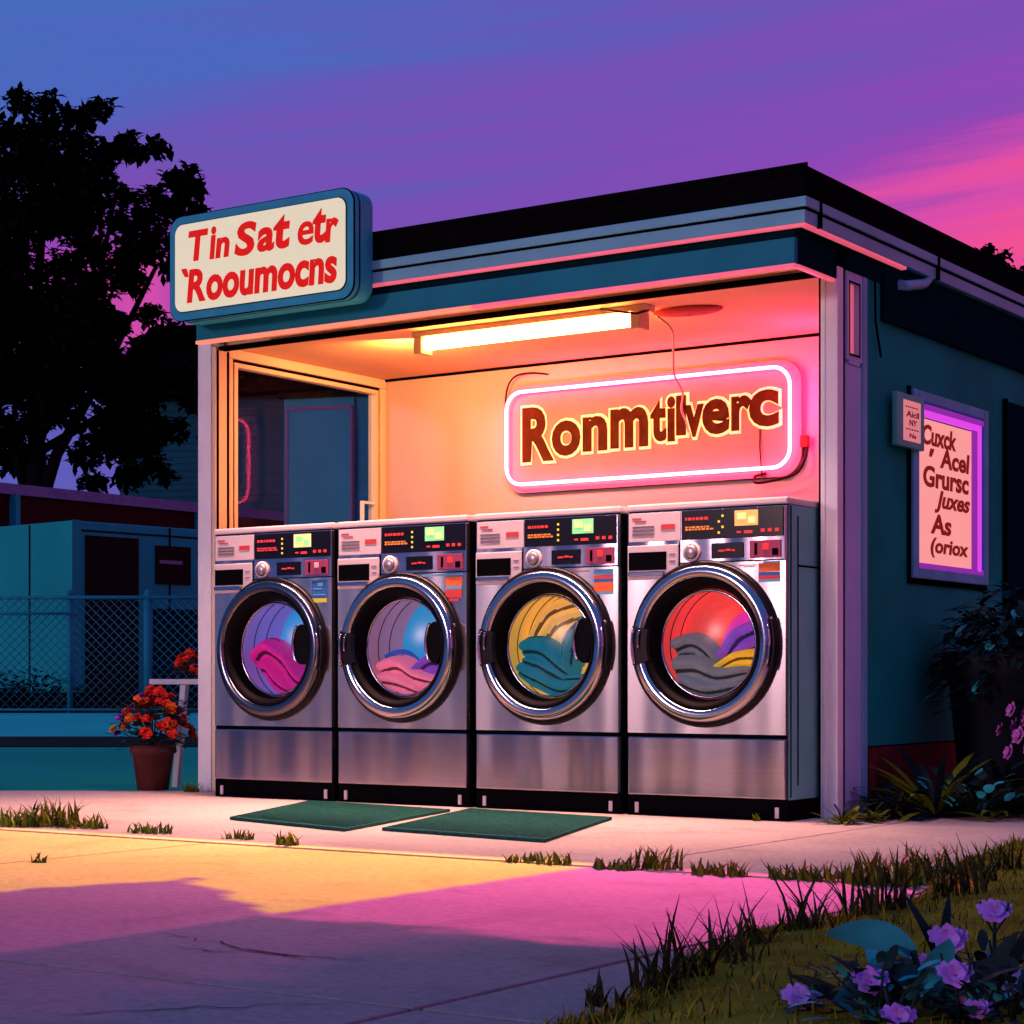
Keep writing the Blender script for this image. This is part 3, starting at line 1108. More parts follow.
def garment(name, label, m, owner, ribbons, y0, group=None, cat='laundry'):
    """folded cloth: each ribbon is a path with widths, puffed and pleated lengthwise; u,v are fractions of the window radius"""
    RAD = .232
    mb = MB()
    for path, wid, folds, dy in ribbons:
        n = 34
        pts = []
        K = len(path) - 1
        for i in range(n + 1):
            t = i / n * K
            a = min(int(t), K - 1)
            f = t - a
            p0, p1, p2, p3 = path[max(a - 1, 0)], path[a], path[a + 1], path[min(a + 2, K)]

            def cr(q):
                return .5 * (2 * p1[q] + (p2[q] - p0[q]) * f + (2 * p0[q] - 5 * p1[q] + 4 * p2[q] - p3[q]) * f * f + (-p0[q] + 3 * p1[q] - 3 * p2[q] + p3[q]) * f ** 3)
            pts.append(Vector((cr(0) * RAD, 0, cr(1) * RAD)))
        w0 = [w * RAD for w in wid]
        cross = 44
        rings, troughs = [], []
        for i, p in enumerate(pts):
            trow = []
            d = pts[min(i + 1, n)] - pts[max(i - 1, 0)]
            d.normalize()
            nr = Vector((-d.z, 0, d.x))
            t = i / n * (len(w0) - 1)
            a = min(int(t), len(w0) - 2)
            w = w0[a] + (w0[a + 1] - w0[a]) * (t - a)
            ends = min(1, i / n * 7 + .25, (1 - i / n) * 7 + .25)
            ring = []
            for k in range(cross + 1):
                s = -1 + 2 * k / cross
                puff = math.sqrt(max(0, 1 - s * s))
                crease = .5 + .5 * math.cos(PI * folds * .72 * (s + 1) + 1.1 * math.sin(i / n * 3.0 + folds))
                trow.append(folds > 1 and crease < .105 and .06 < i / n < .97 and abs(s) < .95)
                yv = y0 + dy - ends * (.055 * puff * (w / .1) ** .5 + .046 * (crease ** .5) * puff) + .01 * noise.noise(Vector((p.x * 14 + dy * 50, s * 2, p.z * 14)))
                q = p + nr * (w * .5 * s * (.35 + .65 * ends))
                rr = math.hypot(q.x, q.z)
                if rr > .252:
                    q = q * (.252 / rr)
                ring.append(mb.bm.verts.new((q.x, yv, q.z + DZ)))
            # back of the roll
            for k in (cross - 2, cross // 2, 2):
                s = -1 + 2 * k / cross
                q = p + nr * (w * .5 * s * (.35 + .65 * ends))
                rr = math.hypot(q.x, q.z)
                if rr > .252:
                    q = q * (.252 / rr)
                ring.append(mb.bm.verts.new((q.x, y0 + dy + .03 * ends, q.z + DZ)))
            rings.append(ring)
            troughs.append(trow)
        for ri, (a, b) in enumerate(zip(rings, rings[1:])):
            L = len(a)
            for k in range(L):
                f = mb.bm.faces.new((a[k], a[(k + 1) % L], b[(k + 1) % L], b[k]))
                f.smooth = True
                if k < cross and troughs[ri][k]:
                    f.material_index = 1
        mb.bm.faces.new(rings[0][::-1])
        mb.bm.faces.new(rings[-1])
    o = mb.build(name, [m, m + '_crease_shade'], None, owner.location)
    return tag(o, label, cat, group)


ORB = [('st_orange', 1.062, 1.098, .262, .362), ('st_blue', 1.046, 1.061, .262, .362), ('st_red', 1.030, 1.0455, .262, .362), ('st_sky', 1.018, 1.0295, .262, .362), ('st_sky', 1.0985, 1.112 - .006, .285, .362), ('print_red', 1.09, 1.094, .17, .25), ('print_grey', 1.083, 1.087, .19, .24)]
STK = [[('st_blue', 1.005, 1.095, .262, .360), ('st_yellow', .985, 1.0045, .262, .360), ('st_sky', 1.05, 1.056, .275, .33), ('st_sky', 1.065, 1.083, .30, .335), ('st_sky', 1.02, 1.026, .27, .35)],
       [('st_orange', 1.045, 1.088, .268, .362), ('st_red', .99, 1.028, .268, .362), ('st_sky', 1.029, 1.0445, .268, .362), ('st_red', .972, .985, .285, .345), ('st_sky', 1.094, 1.102, .12, .37)],
       [('st_sky', 1.072, 1.098, .262, .362), ('st_red', 1.055, 1.0715, .262, .362), ('st_blue', 1.040, 1.0545, .262, .362), ('st_orange', .998, 1.0395, .262, .362), ('st_sky', .985, .9975, .262, .362), ('print_red', 1.09, 1.094, .10, .24)],
       ORB]
Y = -.307
XS = [-2.915, -2.098, -1.266, -.44]
m1 = washer(0, (XS[0], Y, 0), 'steel front loading washer holding magenta towel, blue and yellow sticker, beside the left post', 'drum_lilac', 'drum_blue', 'disp_yellow', STK[0], 2, False, 'dark_chrome')
m2 = washer(1, (XS[1], Y, 0), 'steel front loading washer holding pink and purple laundry against a blue drum', 'drum_rose', 'drum_blue', 'disp_green', STK[1], 1, True, 'chrome')
m3 = washer(2, (XS[2], Y, 0), 'steel front loading washer holding teal laundry in front of pale yellow cloth', 'drum_yellow', 'drum_yellow', 'disp_green', STK[2], 1, True, 'chrome')
m4 = washer(3, (XS[3], Y, 0), 'steel front loading washer holding grey, purple and gold laundry, orange screen, beside the right post', 'drum_red', 'drum_red', 'disp_orange', STK[3], 0, True, 'chrome')

garment('towel', 'crumpled magenta towel inside the leftmost washer', 'cloth_magenta', m1,
        [([(-1.0, -.30), (-.55, .02), (-.05, -.22), (.35, -.68), (.85, -.82)], [.35, .5, .48, .42, .2], 2, 0),
         ([(-.9, -.38), (-.62, -.42), (-.3, -.75), (.1, -.98)], [.3, .42, .42, .3], 2, .03)], .15)
garment('shirt', 'light pink shirt heaped at the bottom of the second washer', 'cloth_pink', m2,
        [([(-1.0, -.45), (-.45, -.36), (.05, -.62), (.75, -.78)], [.4, .45, .42, .25], 2, .02),
         ([(-.85, -.62), (-.4, -.72), (.2, -.95)], [.35, .45, .35], 2, 0)], .14)
garment('trousers', 'purple trousers folded over the pink shirt in the second washer', 'cloth_purple', m2,
        [([(-.05, -.50), (.4, -.30), (.95, -.42)], [.25, .48, .42], 2, 0), ([(.1, -.55), (.5, -.58), (.95, -.62)], [.2, .35, .35], 1, .01)], .17)
garment('sock', 'small blue cloth peeking out behind the pink shirt in the second washer', 'cloth_blue', m2,
        [([(-.95, -.25), (-.6, -.16), (-.25, -.35)], [.2, .28, .2], 1, 0)], .20)
garment('blanket', 'pale yellow blanket hung in folds behind the teal laundry in the third washer', 'cloth_yellow', m3,
        [([(-.85, -.35), (-.35, .45), (.55, .75)], [1.0, 1.15, .8], 5, 0), ([(-.2, -.3), (.35, .3), (.9, .5)], [.8, 1.1, .8], 3, .05)], .30)
garment('towel', 'dark teal towel draped in a tall fold and a heap in the third washer', 'cloth_teal', m3,
        [([(.15, -.5), (.25, .05), (.62, .42), (1.0, .50)], [.4, .5, .5, .3], 3, .03),
         ([(-1.0, -.02), (-.45, -.05), (.0, -.40), (.3, -.62)], [.4, .5, .45, .3], 2, .02),
         ([(-.95, -.35), (-.5, -.55), (.1, -.80), (.75, -.72)], [.45, .6, .55, .35], 3, 0)], .15)
garment('sheet', 'smooth coral red sheet filling the back of the rightmost washer', 'cloth_red', m4,
        [([(-.95, -.35), (-.5, .45), (.25, .72)], [.95, 1.25, .9], 1, .03), ([(-.3, -.3), (.1, .3), (.8, .5)], [.9, 1.1, .9], 1, .05)], .32)
garment('cushion_cover', 'bright fuchsia cloth behind the purple one in the rightmost washer', 'cloth_fuchsia', m4,
        [([(.1, -.35), (.45, .22), (1.0, .45)], [.6, .85, .6], 1, 0)], .24)
garment('jumper', 'dark purple jumper bunched on the right in the rightmost washer', 'cloth_purple', m4,
        [([(.0, -.30), (.42, .10), (.98, .28)], [.35, .55, .45], 2, 0), ([(.3, -.30), (.65, -.1), (1.0, -.05)], [.4, .5, .4], 2, -.01)], .19)
garment('cloth', 'gold yellow cloth tucked under the purple jumper in the rightmost washer', 'cloth_gold', m4,
        [([(-.05, -.46), (.45, -.26), (1.0, -.28)], [.12, .34, .38], 2, 0)], .15)
garment('sweatshirt', 'grey sweatshirt crumpled along the bottom of the rightmost washer', 'cloth_grey', m4,
        [([(-1.0, -.05), (-.5, .02), (-.05, -.35)], [.4, .42, .3], 2, .03), ([(-.95, -.40), (-.4, -.42), (.1, -.62), (.8, -.52)], [.5, .5, .42, .28], 2, 0),
         ([(-.8, -.62), (-.1, -.88), (.65, -.78)], [.35, .42, .3], 2, -.01)], .14)

# ------------------------------------------------------------------ mats on the pavement
MATQ = [([(-2.07, -1.55), (-1.239, -1.795), (-1.589, -.606), (-2.54, -.457)], 'dark green rubber mat in front of the two left washers'),
        ([(-1.15, -1.672), (-.298, -1.792), (-.714, -.632), (-1.554, -.499)], 'dark green rubber mat in front of the two right washers')]
for q, lab in MATQ:
    c = sum((Vector(p) for p in q), Vector((0, 0))) / 4
    q = [Vector(p) - c for p in q]
    mb = MB()
    mb.prism([tuple(p) for p in q], 'z', .0015, .014)
    o = mb.build('floor_mat', 'mat_green', None, (c.x, c.y, 0))
    tag(o, lab, 'mat', 'green mats before the washers')
    mb = MB()
    for k in range(1, 40):
        t = k / 40
        a, b = q[0].lerp(q[1], t), q[3].lerp(q[2], t)
        mb.tube([(*a.lerp(b, .03), .0142), (*a.lerp(b, .97), .0142)], .003, 4)
    mb.build('ribs', 'mat_green', o)

# ------------------------------------------------------------------ planting helpers
def bloom(mb, c, r, petals=6, tilt=(0, 0, 1), layers=1):
    c = Vector(c)
    n = Vector(tilt).normalized()
    s = n.orthogonal().normalized()
    t = n.cross(s)
    for L in range(layers):
        for k in range(petals):
            a = 2 * PI * (k + .5 * L) / petals + random.uniform(-.12, .12)
            d = s * math.cos(a) + t * math.sin(a)
            mb.leaf(c + n * .1 * r * L, d + n * (.25 + .4 * L), r * (1 - .3 * L), r * .78, droop=.1, seg=4, side=n.cross(d), cup=.12)


def stem_flower(px_lat, dep, z_head, r, label, mat_p='flower_lilac', tilt=None, leaves=5, rng=1, leaf_m='leaf_dark', group='purple flowers in the lower right corner'):
    random.seed(rng)
    base = LD(px_lat, dep, .04)
    t = thing('flowering_plant', base, label, 'flower', group)
    lean = Vector((random.uniform(-.03, .03), random.uniform(-.03, .03), 0))
    h = z_head - .04
    pts = [Vector((0, 0, -.02)), lean * .3 + Vector((0, 0, h * .4)), lean * .7 + Vector((0, 0, h * .75)), lean + Vector((0, 0, h))]
    mb = MB()
    mb.tube(pts, .0045, 7, r1=.003)
    for q in (-1, 1):
        a = pts[2]
        mb.tube([a, a + Vector((q * .02, .0, .03)), a + Vector((q * .026, 0, .055))], .0022, 6)
    mb.build('stem', 'leaf_dark', t)
    to_cam = Vector((CAM.x - base.x, CAM.y - base.y, 0)).normalized()
    mb = MB()
    nrm = (tilt or (to_cam * .9 + Vector((0, 0, .55))))
    head = pts[-1]
    side = to_cam.cross(Vector((0, 0, 1)))
    flo = [(0, 0, .95), (-.75, .25, .55), (.72, .30, .6), (.25, -.42, .55), (-.35, .48, .5)]
    for u, v, k in flo:
        c = head + side * u * r * .8 + Vector((0, 0, 1)) * v * r * .6 + to_cam * (.010 if k > .9 else 0)
        bloom(mb, c, r * k, 6, nrm + Vector((random.uniform(-.3, .3), random.uniform(-.3, .3), 0)), 2 if k > .9 else 1)
    mb.build('bloom', mat_p, t)
    mb = MB()
    for u, v, k in flo[:3]:
        mb.ball(head + side * u * r * .8 + Vector((0, 0, 1)) * v * r * .6 + to_cam * (.016 if k > .9 else .005), r * .10 * k, 1)
    mb.build('flower_heart', 'flower_heart', t)
    for k in range(leaves):
        a = random.uniform(0, 2 * PI)
        z = h * random.uniform(.1, .65)
        mb = MB()
        mb.leaf(Vector((0, 0, z)), Vector((math.cos(a), math.sin(a), random.uniform(.4, 1.2))), random.uniform(.07, .12), random.uniform(.022, .035), .6, 5)
        mb.build('leaf', leaf_m, t)
    return t


def latpx(px, dep):
    return (px - 512) / 1974.0 * dep


def zpx(py, dep):
    return .6 + (680 - py) / 1974.0 * dep


for i, (px, py, dep, r, lab) in enumerate((
        (806, 998, 3.30, .030, 'lilac flower lowest on the left, its head turned to the viewer'),
        (870, 981, 3.20, .029, 'lilac flower between the teal leaf and the bottom edge'),
        (938, 937, 3.30, .031, 'flat violet flower head between the two teal leaves and the lawn'),
        (960, 973, 3.10, .027, 'bluish violet flower low on the right beside a lavender leaf'),
        (994, 912, 3.45, .029, 'tallest violet flower standing at the right edge of the lawn'),
        (905, 1016, 3.0, .026, 'lilac flower cut by the bottom edge beside a pink petal'),
        (842, 1010, 3.5, .020, 'small lilac flower half hidden between the two lowest flowers'),
        (1012, 962, 3.3, .022, 'small violet flower at the right picture edge under the tallest one'),
        (912, 962, 3.6, .018, 'tiny violet flower behind the upright teal leaf'),
        (978, 1006, 3.1, .021, 'small violet flower low at the right corner'))):
    stem_flower(latpx(px, dep), dep, zpx(py, dep), r * 1.0, lab, rng=60 + i)

P = thing('broadleaf_plant', LD(latpx(925, 3.25), 3.25, .02), 'broad leaved plant with large teal leaves among the lilac flowers', 'plant')
random.seed(5)
for (du, dz, L, wd, dirv, m) in ((-.02, .13, .155, .058, (-1, -.1, .75), 'leaf_teal'), (-.01, .09, .17, .062, (-1, -.35, .25), 'leaf_teal'), (.0, .05, .13, .055, (.15, -.3, 1), 'leaf_teal'),
                                 (.02, .03, .16, .05, (.6, -.1, .9), 'leaf_dark'), (.05, .02, .15, .045, (.9, -.2, .7), 'leaf_dark'), (-.03, .02, .15, .05, (-.5, -.3, .9), 'leaf_dark'),
                                 (.04, .03, .12, .045, (.4, -.5, .6), 'leaf_teal'), (.08, .04, .15, .03, (.35, 0, 1), 'leaf_dark'), (.1, .0, .22, .028, (.3, .1, 1), 'leaf_dark'), (.14, .02, .2, .03, (.45, 0, 1), 'leaf_dark'),
                                 (-.08, .0, .18, .03, (-.7, 0, .9), 'leaf_dark'), (.12, .04, .11, .032, (.5, -.2, 1), 'leaf_violet'), (.03, .0, .14, .05, (-.1, -.6, .8), 'leaf_dark'), (.11, .0, .12, .045, (-.2, -.5, 1), 'leaf_teal'),
                                 (.06, .0, .09, .03, (0, -.3, 1), 'flower_pink'), (.16, .0, .13, .05, (.5, -.4, .7), 'leaf_dark'), (.02, .0, .24, .022, (.1, .2, 1), 'leaf_night'), (.07, .0, .26, .02, (-.25, .2, 1), 'leaf_night'), (.13, .0, .25, .024, (.55, .3, 1), 'leaf_night'), (.17, .0, .24, .024, (.2, .1, 1), 'leaf_night'), (-.05, .0, .2, .03, (-.9, -.2, .5), 'leaf_night'), (.09, .01, .12, .05, (.1, -.6, .5), 'leaf_night'), (.15, .05, .12, .035, (.9, -.1, .5), 'leaf_teal')):
    d = RGT * dirv[0] + FWD * dirv[1] + Vector((0, 0, dirv[2]))
    mb = MB()
    b = RGT * du + Vector((0, 0, dz))
    mb.leaf(b, d, L, wd, .75, 7, side=(RGT * -dirv[2] + Vector((0, 0, dirv[0])) + FWD * .35) if abs(dirv[0]) > .3 else RGT)
    mb.build('leaf', m, P)
mb = MB()
mb.tube([(0, 0, -.02), (.002, 0, .06), tuple(RGT * -.02 + Vector((0, 0, .135)))], .006, 7)
for du in (.05, .1, .15):
    mb.tube([tuple(RGT * du * .5), tuple(RGT * du + Vector((0, 0, .06)))], .004, 6)
mb.build('stem', 'leaf_dark', P)


random.seed(77)
for i, (pxx, dep, wd, lab) in enumerate(((985, 3.35, .13, 'low leafy groundcover plant under the tallest violet flower'), (880, 3.15, .10, 'low leafy groundcover plant under the lilac flowers at the bottom edge'), (1018, 3.1, .10, 'low leafy groundcover plant in the lower right corner'))):
    o = LD(latpx(pxx, dep), dep, .035)
    t = thing('groundcover_plant', o, lab, 'plant', 'low leafy plants in the lower right corner')
    mb = MB()
    for k in range(70):
        a = random.uniform(0, 2 * PI)
        rr = wd * math.sqrt(random.random())
        mb.mi = random.choice((0, 0, 0, 1, 2))
        mb.leaf((rr * math.cos(a), rr * math.sin(a), random.uniform(.01, .10)), (math.cos(a), math.sin(a), random.uniform(.2, 1.4)), random.uniform(.035, .065), random.uniform(.014, .024), .6, 4)
    mb.build('leaves', ['leaf_dark', 'leaf_teal', 'leaf_night'], t)
    mb = MB()
    for k in range(8):
        a = random.uniform(0, 2 * PI)
        mb.tube([(0, 0, -.02), (.4 * wd * math.cos(a), .4 * wd * math.sin(a), .06), (.8 * wd * math.cos(a), .8 * wd * math.sin(a), .10)], .002, 5)
    mb.build('stem', 'leaf_dark', t)


# grass tufts
def tuft(x, y, z, n, h, spread, label, m, rng, group):
    random.seed(rng)
    mb = MB()
    for k in range(int(n * 1.6)):
        a = random.uniform(0, 2 * PI)
        rr = spread * math.sqrt(random.random())
        hh = h * random.uniform(.35, 1.0)
        mb.blade((rr * math.cos(a), rr * math.sin(a) * .5, -.004), hh, hh * random.uniform(.15, .9), random.uniform(.010, .020) * (.7 if 'dark' in m else .95), random.uniform(0, 2 * PI))
    o = mb.build('grass_tuft', m, None, (x, y, z), recalc=False)
    return tag(o, label, 'grass tuft', group)


def gnd(px, py):
    d = FWD * 1974 + RGT * (px - 512)
    t = .6 / (py - 680)
    return CAM.x + d.x * t, CAM.y + d.y * t


ORD = ['first', 'second', 'third', 'fourth', 'fifth', 'sixth', 'seventh', 'eighth', 'ninth', 'tenth', 'eleventh', 'twelfth', 'thirteenth']
TU = [(12, 826, 60, .10, .14), (52, 826, 70, .14, .15), (86, 828, 40, .08, .12), (150, 833, 34, .06, .11), (238, 839, 22, .05, .07), (289, 845, 20, .065, .055), (40, 861, 9, .045, .04),
      (520, 861, 14, .04, .06), (552, 863, 22, .055, .07), (612, 868, 26, .05, .08), (655, 868, 44, .10, .10), (720, 874, 34, .06, .10), (790, 878, 30, .06, .08), (832, 880, 44, .07, .10), (884, 884, 60, .13, .11), (928, 884, 60, .15, .10)]
for i, (px, py, n, h, s) in enumerate(TU):
    x, y = gnd(px, py)
    lab = ('%s grass tuft from the left along the pavement edge' % (ORD + ['fourteenth', 'fifteenth', 'sixteenth'])[i - (1 if i > 6 else 0)]) if i != 6 else 'tiny sparse grass tuft in the forecourt joint at far left'
    tuft(x, y, 0, n, h, s, lab, 'leaf_olive' if i % 3 else 'leaf_green', 100 + i, 'grass tufts along the pavement edge')
x, y = gnd(192, 792)
tuft(x, y, 0, 26, .07, .05, 'grass tuft at the foot of the left white post', 'leaf_olive', 150, 'grass tufts along the pavement edge')
x, y = gnd(757, 821)
tuft(x, y, 0, 9, .05, .02, 'tiny weed beside the plinth of the rightmost washer', 'leaf_olive', 151, 'grass tufts along the pavement edge')
# long dark blades by the lawn edge, each clump a thing
LB = [(735, 975, 9, .17, .06), (668, 995, 7, .16, .05), (815, 945, 8, .17, .06), (970, 905, 9, .16, .05), (690, 985, 14, .13, .05), (655, 1000, 12, .10, .05), (720, 966, 12, .09, .05), (760, 952, 14, .085, .06), (800, 940, 12, .09, .05), (860, 922, 12, .14, .05), (892, 918, 10, .16, .05), (600, 1012, 8, .06, .05), (945, 905, 10, .13, .04), (985, 892, 10, .14, .04), (1012, 880, 10, .12, .05)]
for i, (px, py, n, h, s) in enumerate(LB):
    x, y = gnd(px, py)
    tuft(x, y, .01, n + 4, h * 1.3, s, 'clump of long dark grass blades on the lawn edge, %s counted from the right' % (ORD + ['fourteenth', 'fifteenth', 'sixteenth'])[len(LB) - 1 - sorted(LB).index(LB[i])], 'grass_dark', 170 + i, 'dark grass clumps along the lawn edge')
# fringe of short grass that covers the lawn
random.seed(9)
mb = MB()
for k in range(15000):
    y = random.uniform(-6.0, -.5)
    x0 = lawn_edge(y)
    x = x0 + (random.random() ** 2.2) * 2.2 - .02 if k % 3 else x0 + random.uniform(-.03, .05)
    z = .004 + .055 * min(1, max(0, x - x0) / .45) ** .7 + .018 * noise.noise(Vector((x * 3, y * 3, 1)))
    h = random.uniform(.012, .035) if random.random() < .92 else random.uniform(.03, .06)
    mb.mi = 1 if random.random() < .25 else 0
    mb.blade((x, y, max(0, z - .006)), h, h * random.uniform(.2, 1), .004, random.uniform(0, 2 * PI))
mat('lawn_blade', (.20, .18, .012), .8, var=.5, scale=4)
g = mb.build('lawn_grass', ['lawn_blade', 'grass_dark'], None, recalc=False)
tag(g, 'short olive brown grass covering the lawn at lower right', 'grass', kind='stuff')

# weeds by the right post
for i, (px, py, n, lab) in enumerate(((842, 824, 26, 'low leafy weed at the foot of the right white post'), (872, 822, 22, 'low leafy weed by the red brick base, right of the post'))):
    random.seed(200 + i)
    x, y = gnd(px, py)
    t = thing('weed', (x, y, .004), lab, 'weed', 'weeds at the wall base')
    mb = MB()
    for k in range(n):
        a = random.uniform(0, 2 * PI)
        mb.leaf((random.uniform(-.06, .06), random.uniform(-.03, .03), 0), (math.cos(a), math.sin(a) * .7, random.uniform(.3, 1.5)), random.uniform(.05, .13), random.uniform(.018, .032), .7, 4)
    mb.build('leaves', 'leaf_olive', t)
    mb = MB()
    for k in range(5):
        a = random.uniform(0, 2 * PI)
        mb.tube([(0, 0, -.003), (.02 * math.cos(a), .02 * math.sin(a), .05), (.05 * math.cos(a), .05 * math.sin(a), .08)], .003, 5)
    mb.build('stem', 'leaf_dark', t)

# dark planter with bushy plant by the side wall
px, py = .47, 1.02
t = thing('planter', (px, py, .006), 'tall dark planter pot against the teal wall under the lit poster', 'planter')
mb = MB()
mb.lathe([(.001, 0), (.235, 0), (.25, .06), (.30, .58), (.325, .60), (.335, .70), (.33, .725), (.30, .725), (.29, .66)], seg=32)
mb.build('pot', 'pot_dark', t)
mb = MB()
mb.lathe([(.001, .665), (.29, .665)], seg=24)
mb.build('soil', 'soil', t)
random.seed(31)
t2 = thing('bushy_plant', (px, py, .67), 'bushy night dark leafy plant growing in the tall dark planter', 'plant')
mb = MB()
for k in range(760):
    a = random.uniform(0, 2 * PI)
    rr = .36 * math.sqrt(random.random())
    z = random.uniform(-.10 if rr > .3 else 0, .36) * (1 - (rr / .42) ** 2) + .02 - (.22 * random.random() if rr > .31 else 0)
    mb.mi = 0 if random.random() < .72 else (1 if random.random() < .6 else 2)
    mb.leaf((rr * math.cos(a), rr * math.sin(a), z), (math.cos(a), math.sin(a), random.uniform(-.4, .8)), random.uniform(.06, .11), random.uniform(.030, .05), .7, 4)
mb.build('leaves', ['leaf_night', 'leaf_dark', 'leaf_teal'], t2)
mb = MB()
for k in range(14):
    a = random.uniform(0, 2 * PI)
    mb.tube([(0, 0, -.01), (.1 * math.cos(a), .1 * math.sin(a), .15), (.26 * math.cos(a), .26 * math.sin(a), .25)], .006, 5)
mb.build('stem', 'leaf_night', t2)


def spiky(loc, n, L, w, label, mats, rng, group=None):
    random.seed(rng)
    t = thing('spiky_plant', loc, label, 'plant', group)
    for k in range(n):
        a = 2 * PI * k / n + random.uniform(-.3, .3)
        e = random.uniform(.25, 1.7)
        mb = MB()
        mb.leaf((.02 * math.cos(a), .02 * math.sin(a), 0), (math.cos(a), math.sin(a), e), L * random.uniform(.65, 1.05), w * random.uniform(.8, 1.2), .75, 7)
        mb.build('leaf', random.choice(mats), t)
    return t


spiky((.36, .33, .008), 46, .46, .042, 'spiky agave like plant with long olive blades in front of the dark planter', ['leaf_dark', 'leaf_olive', 'leaf_olive', 'leaf_night'], 3, 'spiky plants in the bed')
spiky((.20, .22, .008), 24, .27, .030, 'smaller dark spiky plant beside the red brick base', ['leaf_dark', 'grass_dark', 'leaf_dark'], 4, 'spiky plants in the bed')
spiky((.60, .42, .008), 26, .30, .034, 'dark spiky plant among the round aqua leaves', ['leaf_dark', 'leaf_night', 'leaf_olive'], 6, 'spiky plants in the bed')
spiky((.82, .62, .008), 26, .36, .036, 'dark spiky plant below the pink blossoms at the right edge', ['leaf_dark', 'leaf_night', 'grass_dark'], 8, 'spiky plants in the bed')
random.seed(33)
t = thing('rounded_leaf_plant', (.56, .34, .008), 'low plant with round aqua leaves at the bed edge', 'plant')
mb = MB()
for k in range(60):
    a = random.uniform(0, 2 * PI)
    rr = .26 * math.sqrt(random.random())
    mb.mi = 0 if k % 3 == 0 else 1
    mb.leaf((rr * math.cos(a), rr * math.sin(a) * .8, random.uniform(.02, .17)), (math.cos(a), math.sin(a), random.uniform(.4, 1.4)), random.uniform(.05, .085), random.uniform(.04, .055), .4, 5)
mb.build('leaves', ['leaf_aqua', 'leaf_dark'], t)
mb = MB()
for k in range(16):
    a = random.uniform(0, 2 * PI)
    mb.tube([(0, 0, -.004), (.1 * math.cos(a), .1 * math.sin(a), .08), (.2 * math.cos(a), .16 * math.sin(a), .13)], .004, 5)
mb.build('stem', 'leaf_dark', t)
random.seed(35)
t = thing('flowering_shrub', (.86, .70, .008), 'dark shrub with magenta pink blossoms at the right edge', 'shrub')
mb = MB()
for k in range(300):
    a = random.uniform(0, 2 * PI)
    rr = .30 * math.sqrt(random.random())
    mb.leaf((rr * math.cos(a), rr * math.sin(a), random.uniform(.03, .58) * (1 - rr)), (math.cos(a), math.sin(a), random.uniform(-.2, 1)), random.uniform(.06, .11), random.uniform(.02, .04), .6, 4)
mb.build('leaves', 'leaf_dark', t)
mb = MB()
for k in range(10):
    a = random.uniform(0, 2 * PI)
    mb.tube([(0, 0, -.004), (.08 * math.cos(a), .08 * math.sin(a), .25), (.2 * math.cos(a), .2 * math.sin(a), .5)], .006, 5)
mb.build('stem', 'leaf_dark', t)
for k in range(34):
    a = math.radians(random.uniform(165, 330))
    rr = random.uniform(.18, .33)
    mb = MB()
    c = Vector((rr * math.cos(a), rr * math.sin(a), random.uniform(.24, .62)))
    bloom(mb, c, random.uniform(.028, .048), 5, (math.cos(a), math.sin(a) - .3, .4), 2)
    mb.build('blossom', 'flower_pink', t)

# ------------------------------------------------------------------ flower pot, bench and second flowers at the left
def flower_mound(name, loc, r, h, n, label, mats, rng, spread=(1, 1)):
    random.seed(rng)
    t = thing(name, loc, label, 'flowers')
    mb = MB()
    for k in range(int(n * 3.2)):
        a = random.uniform(0, 2 * PI)
        rr = r * math.sqrt(random.random())
        mb.leaf((rr * math.cos(a), rr * math.sin(a), random.uniform(0, h * .75)), (math.cos(a), math.sin(a), random.uniform(-.2, 1)), random.uniform(.04, .07), .035, .5, 4)
    mb.build('leaves', 'leaf_dark', t)
    mb = MB()
    for k in range(7):
        a = random.uniform(0, 2 * PI)
        mb.tube([(0, 0, -.02), (.3 * r * math.cos(a), .3 * r * math.sin(a), h * .4), (.6 * r * math.cos(a), .6 * r * math.sin(a), h * .65)], .004, 5)
    mb.build('stem', 'leaf_dark', t)
    for k in range(n):
        a = random.uniform(0, 2 * PI)
        rr = r * math.sqrt(random.random()) * 1.05
        z = h * (1 - .75 * (rr / (r * 1.05)) ** 2) * random.uniform(.75, 1.05)
        c = Vector((rr * math.cos(a), rr * math.sin(a), z))
        d = Vector((math.cos(a) * rr / r, math.sin(a) * rr / r - .4, .8))
        mb = MB()
        for q in range(3):
            bloom(mb, c + Vector((random.uniform(-.012, .012), random.uniform(-.012, .012), random.uniform(-.006, .01))), random.uniform(.022, .032), 5, d + Vector((random.uniform(-.5, .5), random.uniform(-.5, .5), 0)), 2)
        m = mats(c, k)
        mb.build('flower', m, t)
    return t


pt = thing('flower_pot', (-3.995, -.05, .0), 'terracotta flower pot standing on the pavement left of the building', 'pot')
mb = MB()
mb.lathe([(.001, .001), (.085, .001), (.112, .20), (.124, .20), (.127, .245), (.115, .248), (.105, .21)], seg=32)
mb.build('pot', 'terracotta', pt)
mb = MB()
mb.lathe([(.001, .212), (.107, .212)], seg=24)
mb.build('soil', 'soil', pt)


def pm(c, k):
    lat = c.dot(RGT)
    if k % 9 == 4:
        return 'flower_violet'
    return 'flower_gold' if (lat < -.09 and c.z < .12) else ('flower_orange' if ((lat < -.03 and k % 2) or k % 6 == 1) else 'flower_red')


